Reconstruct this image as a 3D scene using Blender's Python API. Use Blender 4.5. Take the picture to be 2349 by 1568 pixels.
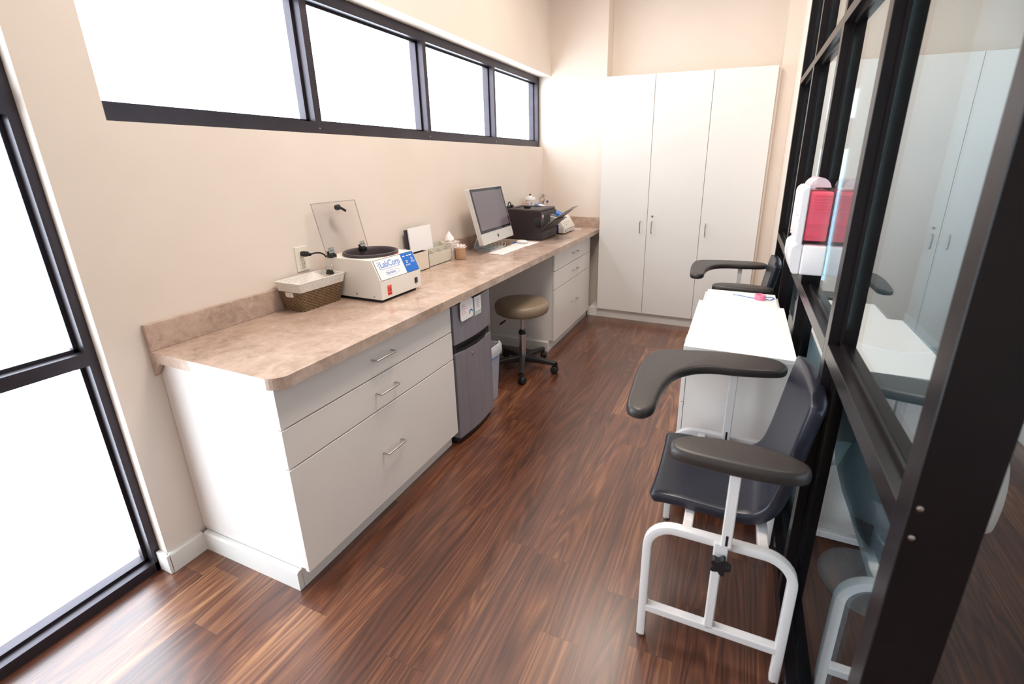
import bpy, bmesh, math, random
from mathutils import Vector, Matrix
random.seed(7)
for o in list(bpy.data.objects): bpy.data.objects.remove(o)
S = bpy.context.scene; C = S.collection

# ------------------------------------------------------------------ camera
F, YAW, PITCH, ROLL = 1063.2, .38747, -.30848, -.00207
CX, CY, CZ, PX, PY = 1.9665, -.9075, 1.5805, 82.5, -78.2
cd = bpy.data.cameras.new('camera'); cam = bpy.data.objects.new('camera', cd); C.objects.link(cam)
cyw, syw, cp, sp = math.cos(YAW), math.sin(YAW), math.cos(PITCH), math.sin(PITCH)
f = Vector((-syw*cp, cyw*cp, sp)); r = Vector((cyw, syw, 0)); u = r.cross(f)
cr, sr = math.cos(ROLL), math.sin(ROLL)
r2 = cr*r + sr*u; u2 = -sr*r + cr*u
M = Matrix(((r2.x, u2.x, -f.x, CX), (r2.y, u2.y, -f.y, CY), (r2.z, u2.z, -f.z, CZ), (0, 0, 0, 1)))
cam.matrix_world = M
cd.sensor_width = 36; cd.sensor_fit = 'HORIZONTAL'; cd.lens = F/2349*36
cd.shift_x = -PX/2349; cd.shift_y = PY/2349; cd.clip_start = .02
cd.dof.use_dof = True; cd.dof.focus_distance = 2.5; cd.dof.aperture_fstop = 3.0
S.camera = cam

# ------------------------------------------------------------------ world, exposure
w = bpy.data.worlds.new('world'); S.world = w; w.use_nodes = True
w.node_tree.nodes['Background'].inputs[0].default_value = (.85, .925, 1, 1)
w.node_tree.nodes['Background'].inputs[1].default_value = 6.5
S.view_settings.view_transform = 'Standard'; S.view_settings.look = 'None'
S.view_settings.gamma = 1; S.view_settings.use_curve_mapping = False
S.view_settings.exposure = 0.52

def area(name, loc, rot, sx, sy, power, col, portal=False):
    l = bpy.data.lights.new(name, 'AREA'); l.shape = 'RECTANGLE'; l.size = sx; l.size_y = sy
    l.energy = power; l.color = col
    if portal: l.cycles.is_portal = True
    o = bpy.data.objects.new(name, l); C.objects.link(o); o.location = loc; o.rotation_euler = rot
    o.visible_camera = False if portal else True
    return o
PI = math.pi
area('portal_high_window', (-.16, 1.93, 2.04), (0, -PI/2, 0), .64, 3.74, 1, (1, 1, 1), True)
area('portal_near_window', (-.17, -1.0, 1.4), (0, -PI/2, 0), 2.8, 1.8, 1, (1, 1, 1), True)

# ------------------------------------------------------------------ node helpers / materials
def lin(c):
    c = c/255.0
    return c/12.92 if c <= .04045 else ((c+.055)/1.055)**2.4
def RGB(r, g, b): return (lin(r), lin(g), lin(b), 1)
def mat(name, col, rough=.5, metal=0, spec=.5, **kw):
    m = bpy.data.materials.new(name); m.use_nodes = True
    b = m.node_tree.nodes['Principled BSDF']
    b.inputs['Base Color'].default_value = col; b.inputs['Roughness'].default_value = rough
    b.inputs['Metallic'].default_value = metal; b.inputs['Specular IOR Level'].default_value = spec
    for k, v in kw.items(): b.inputs[k.replace('_', ' ')].default_value = v
    return m
def N(m, t, **kw):
    n = m.node_tree.nodes.new(t)
    for k, v in kw.items(): setattr(n, k, v)
    return n
def L(m, a, b): m.node_tree.links.new(a, b)
def math_n(m, op, a, b=None, c=None):
    n = N(m, 'ShaderNodeMath', operation=op)
    for i, v in enumerate((a, b, c)):
        if v is None: continue
        if isinstance(v, (int, float)): n.inputs[i].default_value = v
        else: L(m, v, n.inputs[i])
    return n.outputs[0]
def ramp(m, fac, stops):
    n = N(m, 'ShaderNodeValToRGB'); e = n.color_ramp.elements
    while len(e) < len(stops): e.new(.5)
    for x, (p, c) in zip(e, stops): x.position = p; x.color = c
    L(m, fac, n.inputs[0]); return n.outputs[0]
def noise(m, vec, scale, detail=4, rough=.5, dist=0):
    n = N(m, 'ShaderNodeTexNoise'); n.inputs['Scale'].default_value = scale
    n.inputs['Detail'].default_value = detail; n.inputs['Roughness'].default_value = rough
    n.inputs['Distortion'].default_value = dist
    L(m, vec, n.inputs['Vector']); return n.outputs['Fac']
def mapping(m, scale=(1, 1, 1), src='Object'):
    t = N(m, 'ShaderNodeTexCoord'); p = N(m, 'ShaderNodeMapping'); p.inputs['Scale'].default_value = scale
    L(m, t.outputs[src], p.inputs['Vector']); return p.outputs[0]
def bump(m, h, strength=.1, dist=.002):
    n = N(m, 'ShaderNodeBump'); n.inputs['Strength'].default_value = strength; n.inputs['Distance'].default_value = dist
    L(m, h, n.inputs['Height']); L(m, n.outputs[0], m.node_tree.nodes['Principled BSDF'].inputs['Normal'])
def noisy(name, col, col2, scale, rough=.5, bs=0, bscale=None, stretch=(1, 1, 1), **kw):
    m = mat(name, col, rough, **kw); v = mapping(m, stretch)
    fct = noise(m, v, scale)
    L(m, ramp(m, fct, [(.35, col), (.65, col2)]), m.node_tree.nodes['Principled BSDF'].inputs['Base Color'])
    if bs: bump(m, noise(m, v, bscale or scale), bs)
    return m

M_wall = noisy('wall_paint', RGB(233, 220, 209), RGB(230, 217, 205), 3, .75, .06, 260)
M_wall2 = mat('corridor_wall_paint', RGB(184, 182, 178), .75)
M_ceil = mat('ceiling_paint', RGB(236, 230, 222), .8)
M_cab = noisy('white_laminate', RGB(238, 231, 226), RGB(235, 228, 223), 2, .32, .02, 500)
M_door = noisy('tall_cabinet_laminate', RGB(234, 231, 228), RGB(231, 228, 225), 2, .38)
M_trim = mat('trim_paint', RGB(236, 232, 227), .35)
M_frame = noisy('dark_bronze_metal', (.009, .007, .008, 1), (.011, .008, .009, 1), 8, .27, metal=.0, spec=.2)
M_frameL = noisy('window_bronze_metal', (.055, .046, .055, 1), (.065, .054, .064, 1), 8, .36, metal=.7, spec=.6)
M_black = mat('black_plastic', (.012, .011, .013, 1), .35)
M_rubber = mat('black_rubber', (.01, .01, .01, 1), .6)
M_steel = mat('brushed_nickel', RGB(190, 188, 184), .28, 1)
M_chrome = mat('chrome', RGB(215, 215, 218), .12, 1)
M_white = mat('white_plastic', RGB(238, 236, 234), .4)
M_paper = mat('white_paper', RGB(244, 240, 240), .7)
M_tubew = mat('white_powder_coat', RGB(222, 216, 214), .35)
M_gap = mat('shadow_gap_core', RGB(120, 112, 106), .7)

def glass(name, tint=(.93, .97, .96, 1), f0=.04, rough=0.0):
    m = bpy.data.materials.new(name); m.use_nodes = True; nt = m.node_tree; nt.nodes.clear()
    o = N(m, 'ShaderNodeOutputMaterial'); mx = N(m, 'ShaderNodeMixShader')
    t = N(m, 'ShaderNodeBsdfTransparent'); t.inputs[0].default_value = tint
    g = N(m, 'ShaderNodeBsdfGlossy'); g.inputs['Roughness'].default_value = rough; g.inputs[0].default_value = (.97, 1, 1, 1)
    lw = N(m, 'ShaderNodeLayerWeight'); lw.inputs['Blend'].default_value = .5
    p5 = math_n(m, 'POWER', lw.outputs['Facing'], 5.0)
    fc = math_n(m, 'MULTIPLY_ADD', p5, 1-f0, f0)
    L(m, fc, mx.inputs[0]); L(m, t.outputs[0], mx.inputs[1]); L(m, g.outputs[0], mx.inputs[2]); L(m, mx.outputs[0], o.inputs[0])
    return m
M_glass = glass('partition_glass', (.58, .73, .80, 1), .27)
M_winglass = glass('window_glass', (.97, .99, 1, 1))
M_acryl = glass('clear_acrylic', (.955, .945, .948, 1), .035, .05)

# floor: red-brown vinyl planks running along the room
def floor_mat():
    m = mat('wood_plank_floor', (.1, .04, .03, 1), .3, spec=.5, Coat_Weight=.8, Coat_Roughness=.28); nt = m.node_tree; b = nt.nodes['Principled BSDF']
    tc = N(m, 'ShaderNodeTexCoord'); sx = N(m, 'ShaderNodeSeparateXYZ'); L(m, tc.outputs['Object'], sx.inputs[0])
    PWd, PL = .149, 1.22
    xs = math_n(m, 'DIVIDE', math_n(m, 'ADD', sx.outputs[0], .007), PWd); xi = math_n(m, 'FLOOR', xs); xf = math_n(m, 'FRACT', xs)
    wn = N(m, 'ShaderNodeTexWhiteNoise', noise_dimensions='1D'); L(m, xi, wn.inputs['W'])
    ys = math_n(m, 'ADD', math_n(m, 'DIVIDE', sx.outputs[1], PL), math_n(m, 'MULTIPLY', wn.outputs['Value'], 7.0))
    yi = math_n(m, 'FLOOR', ys); yf = math_n(m, 'FRACT', ys)
    cb = N(m, 'ShaderNodeCombineXYZ'); L(m, xi, cb.inputs[0]); L(m, yi, cb.inputs[1])
    w2 = N(m, 'ShaderNodeTexWhiteNoise', noise_dimensions='2D'); L(m, cb.outputs[0], w2.inputs['Vector'])
    rnd = w2.outputs['Value']
    # grain coordinates
    gx = math_n(m, 'ADD', math_n(m, 'MULTIPLY', sx.outputs[0], 1.0), math_n(m, 'MULTIPLY', rnd, 37.0))
    gy = math_n(m, 'ADD', math_n(m, 'MULTIPLY', sx.outputs[1], .075), math_n(m, 'MULTIPLY', rnd, 11.0))
    gv = N(m, 'ShaderNodeCombineXYZ'); L(m, gx, gv.inputs[0]); L(m, gy, gv.inputs[1])
    big = noise(m, gv.outputs[0], 7.5, 2, .5, .5)            # cathedral figure field
    rings = math_n(m, 'FRACT', math_n(m, 'MULTIPLY', big, 15.0))
    rings = math_n(m, 'ABSOLUTE', math_n(m, 'SUBTRACT', rings, .5))       # 0 .. .5
    gv2 = N(m, 'ShaderNodeCombineXYZ'); L(m, gx, gv2.inputs[0]); L(m, math_n(m, 'MULTIPLY', gy, .35), gv2.inputs[1])
    fine = noise(m, gv2.outputs[0], 190, 4, .6)
    mid = noise(m, gv2.outputs[0], 34, 4, .6, .3)
    cloud = noise(m, tc.outputs['Object'], 2.3, 3, .5)
    v = math_n(m, 'MULTIPLY', rings, .50)
    v = math_n(m, 'MULTIPLY_ADD', fine, .50, v)
    v = math_n(m, 'MULTIPLY_ADD', mid, .60, v)
    v = math_n(m, 'MULTIPLY_ADD', cloud, .30, v)
    v = math_n(m, 'MULTIPLY_ADD', math_n(m, 'POWER', rnd, 4.0), .25, v)
    v = math_n(m, 'MULTIPLY_ADD', v, 1.25, -.59)
    col = ramp(m, v, [(.05, RGB(44, 23, 17)), (.34, RGB(78, 42, 28)), (.60, RGB(106, 61, 40)), (.84, RGB(138, 90, 60)), (1, RGB(174, 124, 84))])
    # plank joints
    ex = math_n(m, 'LESS_THAN', math_n(m, 'ABSOLUTE', math_n(m, 'SUBTRACT', xf, .5)), .4955)
    ey = math_n(m, 'LESS_THAN', math_n(m, 'ABSOLUTE', math_n(m, 'SUBTRACT', yf, .5)), .4992)
    e = math_n(m, 'MULTIPLY', ex, ey)
    mix = N(m, 'ShaderNodeMix', data_type='RGBA', blend_type='MULTIPLY')
    mix.inputs['Factor'].default_value = 1
    ec = ramp(m, e, [(0, (.62, .58, .56, 1)), (1, (1, 1, 1, 1))])
    L(m, col, mix.inputs[6]); L(m, ec, mix.inputs[7]); L(m, mix.outputs[2], b.inputs['Base Color'])
    rg = math_n(m, 'MULTIPLY_ADD', fine, .22, .24); L(m, rg, b.inputs['Roughness'])
    bump(m, math_n(m, 'ADD', math_n(m, 'MULTIPLY', v, .6), e), .12, .0015)
    return m
M_floor = floor_mat()

def counter_mat():
    m = mat('mottled_stone_laminate', (.3, .2, .15, 1), .16, spec=.6); b = m.node_tree.nodes['Principled BSDF']
    v = mapping(m, (1, 1, 1)); n1 = noise(m, v, 7, 6, .62, .8); n2 = noise(m, v, 42, 5, .7, .4)
    s = math_n(m, 'MULTIPLY_ADD', n2, .35, math_n(m, 'MULTIPLY', n1, .65))
    c = ramp(m, s, [(.30, RGB(142, 118, 104)), (.42, RGB(174, 149, 133)), (.50, RGB(190, 164, 148)), (.58, RGB(198, 174, 159)), (.72, RGB(224, 204, 190))])
    L(m, c, b.inputs['Base Color'])
    return m
M_counter = counter_mat()

def basket_mat():
    m = mat('brown_wicker', (.1, .07, .04, 1), .6); b = m.node_tree.nodes['Principled BSDF']
    v = mapping(m, (1, 1, 1)); t = N(m, 'ShaderNodeSeparateXYZ'); L(m, v, t.inputs[0])
    h = math_n(m, 'ADD', t.outputs[0], t.outputs[1])
    a = math_n(m, 'SINE', math_n(m, 'MULTIPLY', h, 250)); z = math_n(m, 'SINE', math_n(m, 'MULTIPLY', t.outputs[2], 400))
    p = math_n(m, 'MULTIPLY', a, z)
    s = math_n(m, 'MULTIPLY_ADD', p, .22, math_n(m, 'MULTIPLY_ADD', noise(m, v, 60), .5, .25))
    L(m, ramp(m, s, [(.2, RGB(70, 52, 36)), (.5, RGB(112, 88, 62)), (.85, RGB(150, 124, 92))]), b.inputs['Base Color'])
    bump(m, p, .6, .002); return m
M_wicker = basket_mat()
M_liner = noisy('grey_speckled_cloth', RGB(240, 235, 229), RGB(205, 197, 190), 260, .9, .3, 60)

# ------------------------------------------------------------------ mesh helpers
def BM(): return bmesh.new()
def bx(bm, x0, x1, y0, y1, z0, z1, bev=0, mtx=None, seg=2):
    vs = [bm.verts.new((x, y, z)) for x in (x0, x1) for y in (y0, y1) for z in (z0, z1)]
    idx = [(0, 1, 3, 2), (4, 6, 7, 5), (0, 4, 5, 1), (2, 3, 7, 6), (0, 2, 6, 4), (1, 5, 7, 3)]
    fs = [bm.faces.new([vs[i] for i in q]) for q in idx]
    geo = vs
    if bev:
        es = list({e for q in fs for e in q.edges})
        res = bmesh.ops.bevel(bm, geom=es, offset=bev, segments=seg, affect='EDGES', profile=.5)
        geo = list({v for q in res['faces'] for v in q.verts} | {v for v in vs if v.is_valid})
    if mtx is not None: bmesh.ops.transform(bm, matrix=mtx, verts=[v for v in geo if v.is_valid])
    return bm
def prism(bm, pts, axis, a, b, mtx=None):
    """polygon pts (2D) extruded along axis from a to b. axis x: pts=(y,z); y: pts=(x,z); z: pts=(x,y)"""
    def P(p, t): return {'x': (t, p[0], p[1]), 'y': (p[0], t, p[1]), 'z': (p[0], p[1], t)}[axis]
    A = [bm.verts.new(P(p, a)) for p in pts]; B = [bm.verts.new(P(p, b)) for p in pts]
    bm.faces.new(A); bm.faces.new(B[::-1]); n = len(pts)
    for i in range(n): bm.faces.new((A[i], B[i], B[(i+1) % n], A[(i+1) % n]))
    if mtx is not None: bmesh.ops.transform(bm, matrix=mtx, verts=A+B)
    return bm
def lathe(bm, prof, c, n=32, axis='z', mtx=None):
    """prof: (r, h) list"""
    rings = []; allv = []
    for (rr, h) in prof:
        if rr < 1e-6: ring = [bm.verts.new((0, 0, h))]
        else: ring = [bm.verts.new((rr*math.cos(2*PI*i/n), rr*math.sin(2*PI*i/n), h)) for i in range(n)]
        rings.append(ring); allv += ring
    for a, b in zip(rings, rings[1:]):
        if len(a) == 1 and len(b) == 1: continue
        for i in range(n):
            j = (i+1) % n
            if len(a) == 1: bm.faces.new((a[0], b[i], b[j]))
            elif len(b) == 1: bm.faces.new((a[i], a[j], b[0]))
            else: bm.faces.new((a[i], a[j], b[j], b[i]))
    R = Matrix.Identity(4)
    if axis == 'x': R = Matrix.Rotation(PI/2, 4, 'Y')
    if axis == 'y': R = Matrix.Rotation(-PI/2, 4, 'X')
    if mtx is not None: R = mtx @ R
    bmesh.ops.transform(bm, matrix=Matrix.Translation(c) @ R, verts=allv)
    return bm
def catmull(pts, k=6, closed=False):
    pts = [Vector(p) for p in pts]; n = len(pts); out = []
    rng = range(n) if closed else range(n-1)
    for i in rng:
        if closed: p0, p1, p2, p3 = pts[i-1], pts[i], pts[(i+1) % n], pts[(i+2) % n]
        else: p0, p1, p2, p3 = pts[max(i-1, 0)], pts[i], pts[i+1], pts[min(i+2, n-1)]
        for j in range(k):
            t = j/k
            out.append(.5*((2*p1)+(p2-p0)*t+(2*p0-5*p1+4*p2-p3)*t*t+(3*p1-p0-3*p2+p3)*t**3))
    if not closed: out.append(pts[-1])
    return out
def sweep(bm, path, sec, up=(0, 0, 1), closed=False, cap=True):
    """sec: list of (a,b) in (side, up) frame, or function(i,n)->list"""
    path = [Vector(p) for p in path]; n = len(path); rings = []; up = Vector(up)
    for i, p in enumerate(path):
        if closed: t = (path[(i+1) % n]-path[i-1]).normalized()
        else: t = (path[min(i+1, n-1)]-path[max(i-1, 0)]).normalized()
        s = t.cross(up)
        if s.length < 1e-5: s = t.cross(Vector((1, 0, 0)))
        s.normalize(); v = s.cross(t).normalized()
        sc = sec(i, n) if callable(sec) else sec
        # miter
        rings.append([bm.verts.new(p+s*a+v*b) for a, b in sc])
    m = len(rings[0])
    rr = range(n) if closed else range(n-1)
    for i in rr:
        A, B = rings[i], rings[(i+1) % n]
        for j in range(m): bm.faces.new((A[j], A[(j+1) % m], B[(j+1) % m], B[j]))
    if cap and not closed: bm.faces.new(rings[0][::-1]); bm.faces.new(rings[-1])
    return bm
def circ(rad, n=10): return [(rad*math.cos(2*PI*i/n), rad*math.sin(2*PI*i/n)) for i in range(n)]
def rrect(w_, h_, rad, k=3):
    out = []
    for sx, sy, a0 in ((1, 1, 0), (-1, 1, 90), (-1, -1, 180), (1, -1, 270)):
        for i in range(k+1):
            a = math.radians(a0+90*i/k); out.append((sx*(w_/2-rad)+rad*math.cos(a), sy*(h_/2-rad)+rad*math.sin(a)))
    return out
def tube(bm, pts, rad, n=10, smooth=0):
    if smooth: pts = catmull(pts, smooth)
    return sweep(bm, pts, circ(rad, n), up=(.013, .02, 1))
def sqtube(bm, pts, size, up, rad=.004): return sweep(bm, pts, rrect(size, size, rad, 2), up=up)
def bend(pts, rad, k=7):
    """polyline with rounded corners"""
    pts = [Vector(p) for p in pts]; out = [pts[0]]
    for i in range(1, len(pts)-1):
        a, b, c = pts[i-1], pts[i], pts[i+1]; d1 = (a-b).normalized(); d2 = (c-b).normalized()
        p0 = b+d1*rad; p2 = b+d2*rad
        for j in range(k+1):
            t = j/k; # circular-ish: quadratic
            ang = t*PI/2
            out.append(b + d1*rad*(1-math.sin(ang)) + d2*rad*(1-math.cos(ang)))
    out.append(pts[-1]); return out
def pad(bm, outline, ztop, th, rd=.012):
    """soft pad: rounded extrusion of a 2-D outline"""
    n = len(outline); P = [Vector((p[0], p[1])) for p in outline]
    area_ = sum(P[i].x*P[(i+1) % n].y-P[(i+1) % n].x*P[i].y for i in range(n))
    sg = 1 if area_ > 0 else -1
    def inset(d):
        out = []
        for i in range(n):
            t = (P[(i+1) % n]-P[i-1]).normalized(); nn = Vector((-t.y, t.x))*sg
            out.append(P[i]+nn*d)
        return out
    rings = []
    for k in range(6):
        a = PI/2*k/5; rings.append((rd*(1-math.sin(a)), ztop-rd*(1-math.cos(a))))
    for k in range(4):
        a = PI/2*k/3; rings.append((rd*.7*(1-math.cos(a)), ztop-th+rd*.7*(1-math.sin(a))))
    R = []
    for d, z in rings: R.append([bm.verts.new((q.x, q.y, z)) for q in inset(d)])
    for A, B in zip(R, R[1:]):
        for i in range(n): bm.faces.new((A[i], A[(i+1) % n], B[(i+1) % n], B[i]))
    bm.faces.new(R[0]); bm.faces.new(R[-1][::-1]); return bm

ORG = {}
def link(name, bm, m, origin, parent=None, smooth=None):
    bmesh.ops.recalc_face_normals(bm, faces=bm.faces)
    bmesh.ops.translate(bm, vec=-Vector(origin), verts=bm.verts)
    me = bpy.data.meshes.new(name); bm.to_mesh(me); bm.free()
    ms = m if isinstance(m, (list, tuple)) else [m]
    for x in ms: me.materials.append(x)
    o = bpy.data.objects.new(name, me); C.objects.link(o)
    if smooth is not None:
        me.shade_smooth()
        try: me.set_sharp_from_angle(angle=math.radians(smooth))
        except Exception: pass
    if parent is None: o.location = origin
    else: o.parent = parent
    return o
def part(name, bm, m, parent, label=None, smooth=None):
    """mesh drawn in world coordinates, stored relative to its thing's base"""
    top = parent
    while top.parent: top = top.parent
    o = link(name, bm, m, ORG[top.name], parent, smooth); 
    if label: o['label'] = label
    return o
def tag(o, label, cat, group=None):
    o['label'] = label; o['category'] = cat
    if group: o['group'] = group
    return o
def thing(name, label, cat, loc, group=None):
    o = bpy.data.objects.new(name, None); C.objects.link(o); o.location = loc; o.empty_display_size = .1
    ORG[o.name] = tuple(loc); return tag(o, label, cat, group)
def solo(name, bm, m, label, cat, loc, group=None, smooth=None):
    o = link(name, bm, m, loc, None, smooth); ORG[o.name] = tuple(loc); return tag(o, label, cat, group)
def struct(name, bm=None, m=None, smooth=None):
    if bm is None: o = bpy.data.objects.new(name, None); C.objects.link(o)
    else: o = link(name, bm, m, (0, 0, 0), None, smooth)
    ORG[o.name] = (0, 0, 0); o['kind'] = 'structure'; return o
def dup(o, parent=None):
    c = o.copy(); C.objects.link(c)
    if parent: c.parent = parent
    for ch in list(o.children): dup(ch, c)
    return c
def text(name, s, size, mtx, m, parent, extr=.0004, sx=1.0, bold=0):
    cu = bpy.data.curves.new(name, 'FONT'); cu.body = s; cu.size = size; cu.extrude = extr; cu.offset = bold
    t = bpy.data.objects.new(name, cu); C.objects.link(t)
    bpy.context.view_layer.update()
    me = bpy.data.meshes.new_from_object(t.evaluated_get(bpy.context.evaluated_depsgraph_get()))
    bpy.data.objects.remove(t)
    bm = BM(); bm.from_mesh(me); bpy.data.meshes.remove(me)
    bmesh.ops.transform(bm, matrix=mtx @ Matrix.Diagonal((sx, 1, 1, 1)), verts=bm.verts)
    return part(name, bm, m, parent)
def frame_m(o, xd, yd):
    x = Vector(xd).normalized(); y = Vector(yd); y = (y-x*y.dot(x)).normalized(); z = x.cross(y)
    return Matrix(((x.x, y.x, z.x, o[0]), (x.y, y.y, z.y, o[1]), (x.z, y.z, z.z, o[2]), (0, 0, 0, 1)))

# ================================================================== SETTING
G = 2.254; LY = 3.804; CH = 3.3; YB = -2.6; XO = 3.65
bm = BM(); bx(bm, -.25, 5.2, YB-.1, 6.2, -.1, 0); struct('floor', bm, M_floor)
bm = BM(); bx(bm, -.25, 5.2, YB-.1, 6.2, CH, CH+.1); struct('ceiling', bm, M_ceil)
# left wall: below the high window, above it (furred out), ends
bm = BM()
bx(bm, -.16, 0, -.123, LY+.2, 0, 1.708)
bx(bm, -.16, 0, -.123, .065, 1.708, CH)
bx(bm, -.16, 0, YB, -.123, 2.75, CH); bx(bm, -.16, 0, YB, -1.9, 0, 2.75)
struct('wall_left', bm, M_wall)
bm = BM(); bx(bm, -.16, .081, .065, LY+.2, 2.371, CH); struct('wall_upper_left', bm, M_wall)
# far wall: column beside the window, niche over the tall cabinet, return to the partition
bm = BM()
bx(bm, -.16, .654, LY, 4.15, 0, CH)
struct('wall_column', bm, M_wall)
bm = BM(); bx(bm, .654, 2.15, 3.992, 4.15, 0, CH); struct('wall_far', bm, M_wall)
bm = BM(); bx(bm, 2.15, 2.36, 3.66, 4.15, 0, CH); struct('wall_return', bm, M_wall)
bm = BM(); bx(bm, G, 2.354, 3.056, 3.66, 0, CH); struct('wall_far_right', bm, M_wall)
bm = BM(); bx(bm, -.25, 5.2, YB-.1, YB, 0, CH); struct('wall_back', bm, M_wall)
# next room
bm = BM()
bx(bm, 2.354, XO, 4.6, 4.7, 2.24, CH); bx(bm, 2.354, XO, 4.6, 4.7, 0, .33)
bx(bm, 2.354, 2.62, 4.6, 4.7, .33, 2.24); bx(bm, 2.90, XO, 4.6, 4.7, .33, 2.24); bx(bm, 2.62, 2.90, 4.6, 4.7, 1.70, 1.94)
struct('wall_corridor_end', bm, M_wall2)
win3 = struct('window_3')
bm = BM()
for z0, z1 in ((.33, 1.70), (1.94, 2.24)):
    for a, b, c, d in ((2.62, 2.64, z0, z1), (2.88, 2.90, z0, z1), (2.84, 2.848, z0, z1), (2.64, 2.88, z0, z0+.02), (2.64, 2.88, z1-.02, z1)): bx(bm, a, b, 4.63, 4.67, c, d)
part('window_frame', bm, M_trim, win3)
for z0, z1 in ((.35, 1.68), (1.96, 2.22)):
    bm = BM(); bx(bm, 2.64, 2.88, 4.654, 4.660, z0, z1); part('pane', bm, M_winglass, win3)
bm = BM(); bx(bm, XO, XO+.1, YB, 4.7, 0, CH); struct('wall_corridor_side', bm, M_wall2)
bm = BM(); bx(bm, XO-.014, XO, YB, 4.6, 0, .1, .003); struct('baseboard_corridor', bm, M_trim)

# baseboard at the near end of the left wall and around the cabinet end
bm = BM()
prism(bm, [(0, .0), (.021, .0), (.021, .082), (.014, .088), (0, .088)], 'y', -.128, .002)
bx(bm, -.05, .021, -.138, -.123, 0, .088, .003)
struct('baseboard_left', bm, M_trim)

# high window
win = struct('window_1')
bm = BM(); X0, X1 = -.150, -.048
bx(bm, X0, X1, .02, LY, 1.700, 1.765); bx(bm, X0, X1, .02, LY, 2.313, 2.371)
for a, b in ((.02, .07), (.96, 1.0), (1.893, 1.93), (2.84, 2.872), (3.765, LY)): bx(bm, X0, X1, a, b, 1.765, 2.313)
part('window_frame', bm, M_frameL, win)
mids = [(.07, .96), (1.0, 1.893), (1.93, 2.84), (2.872, 3.765)]
bmb = BM()
for a, b in mids:
    bx(bmb, -.112, -.092, a, a+.014, 1.765, 2.313); bx(bmb, -.112, -.092, b-.014, b, 1.765, 2.313)
    bx(bmb, -.112, -.092, a, b, 1.765, 1.777); bx(bmb, -.112, -.092, a, b, 2.30, 2.313)
part('glazing_bead', bmb, M_frameL, win)
for a, b in mids:
    bm = BM(); bx(bm, -.106, -.100, a+.004, b-.004, 1.768, 2.310); part('pane', bm, M_winglass, win)
bm = BM()
for yy in (.98, 1.91, 2.856): lathe(bm, [(.004, 0), (.004, .002), (0, .003)], (X1, yy, 1.735), 8, 'x')
part('screw', bm, M_steel, win)

# near storefront window
win2 = struct('window_2')
bm = BM(); X0, X1 = -.150, -.050
bx(bm, X0, X1, -.150, -.104, 0, 2.75)
bx(bm, X0, X1, -1.9, -1.855, 0, 2.75); bx(bm, X0, X1, -1.05, -1.0, 0, 2.75)
bx(bm, X0, X1, -1.9, -.104, 0, .042); bx(bm, X0, X1, -1.9, -.150, .908, .955); bx(bm, X0, X1, -1.9, -.150, 1.712, 1.79); bx(bm, X0, X1, -1.9, -.104, 2.70, 2.75)
part('window_frame', bm, M_frameL, win2)
bm = BM()
for z0, z1 in ((.042, .908), (.955, 1.712), (1.79, 2.70)):
    for a, b in ((-1.0, -.150), (-1.855, -1.05)):
        bx(bm, -.112, -.09, b-.012, b, z0, z1); bx(bm, -.112, -.09, a, a+.012, z0, z1); bx(bm, -.112, -.09, a, b, z0, z0+.012); bx(bm, -.112, -.09, a, b, z1-.012, z1)
part('glazing_bead', bm, M_frameL, win2)
for z0, z1 in ((.045, .905), (.958, 1.709), (1.793, 2.697)):
    for a, b in ((-.997, -.153), (-1.852, -1.053)):
        bm = BM(); bx(bm, -.106, -.100, a, b, z0, z1); part('pane', bm, M_winglass, win2)

# glazed partition on the right
GD = .075
wr = struct('wall_right')
posts = [(-.17, -.12), (.60, .65), (1.37, 1.42), (2.25, 2.30), (3.006, 3.056)]
for a, b in posts:
    bm = BM(); bx(bm, G, G+(.094 if a < 0 else GD), a, b, 0, CH, .0015, seg=1); part('post', bm, M_frame, wr)
for z0, z1, nm in ((0, .085, 'rail'), (1.006, 1.055, 'rail'), (2.074, 2.114, 'rail')):
    for (a0, a1), (b0, b1) in zip(posts, posts[1:]):
        bm = BM(); bx(bm, G, G+GD, a1, b0, z0, z1, .0012, seg=1); part(nm, bm, M_frame, wr)
gx = G+.040
for (a0, a1), (b0, b1) in zip(posts, posts[1:]):
    bm = BM()
    for z0, z1 in ((.085, 1.006), (1.055, 2.074), (2.114, CH)):
        for c0, c1 in ((gx-.012, gx-.004), (gx+.004, gx+.012)):
            bx(bm, c0, c1, a1, a1+.014, z0, z1); bx(bm, c0, c1, b0-.014, b0, z0, z1)
            bx(bm, c0, c1, a1, b0, z0, z0+.012); bx(bm, c0, c1, a1, b0, z1-.012, z1)
    part('glazing_bead', bm, M_frame, wr)
for z0, z1 in ((.088, 1.003), (1.058, 2.071), (2.117, CH)):
    for (a0, a1), (b0, b1) in zip(posts, posts[1:]):
        bm = BM(); bx(bm, gx-.003, gx+.003, a1+.002, b0-.002, z0, z1); part('pane', bm, M_glass, wr)
bm = BM()
for z in (1.029, 1.083): lathe(bm, [(.0045, 0), (.0045, .002), (.002, .003), (0, .003)], (G+.012, -.17, z), 10, 'y', Matrix.Rotation(PI, 4, 'X'))
part('screw', bm, M_steel, wr)

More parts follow.
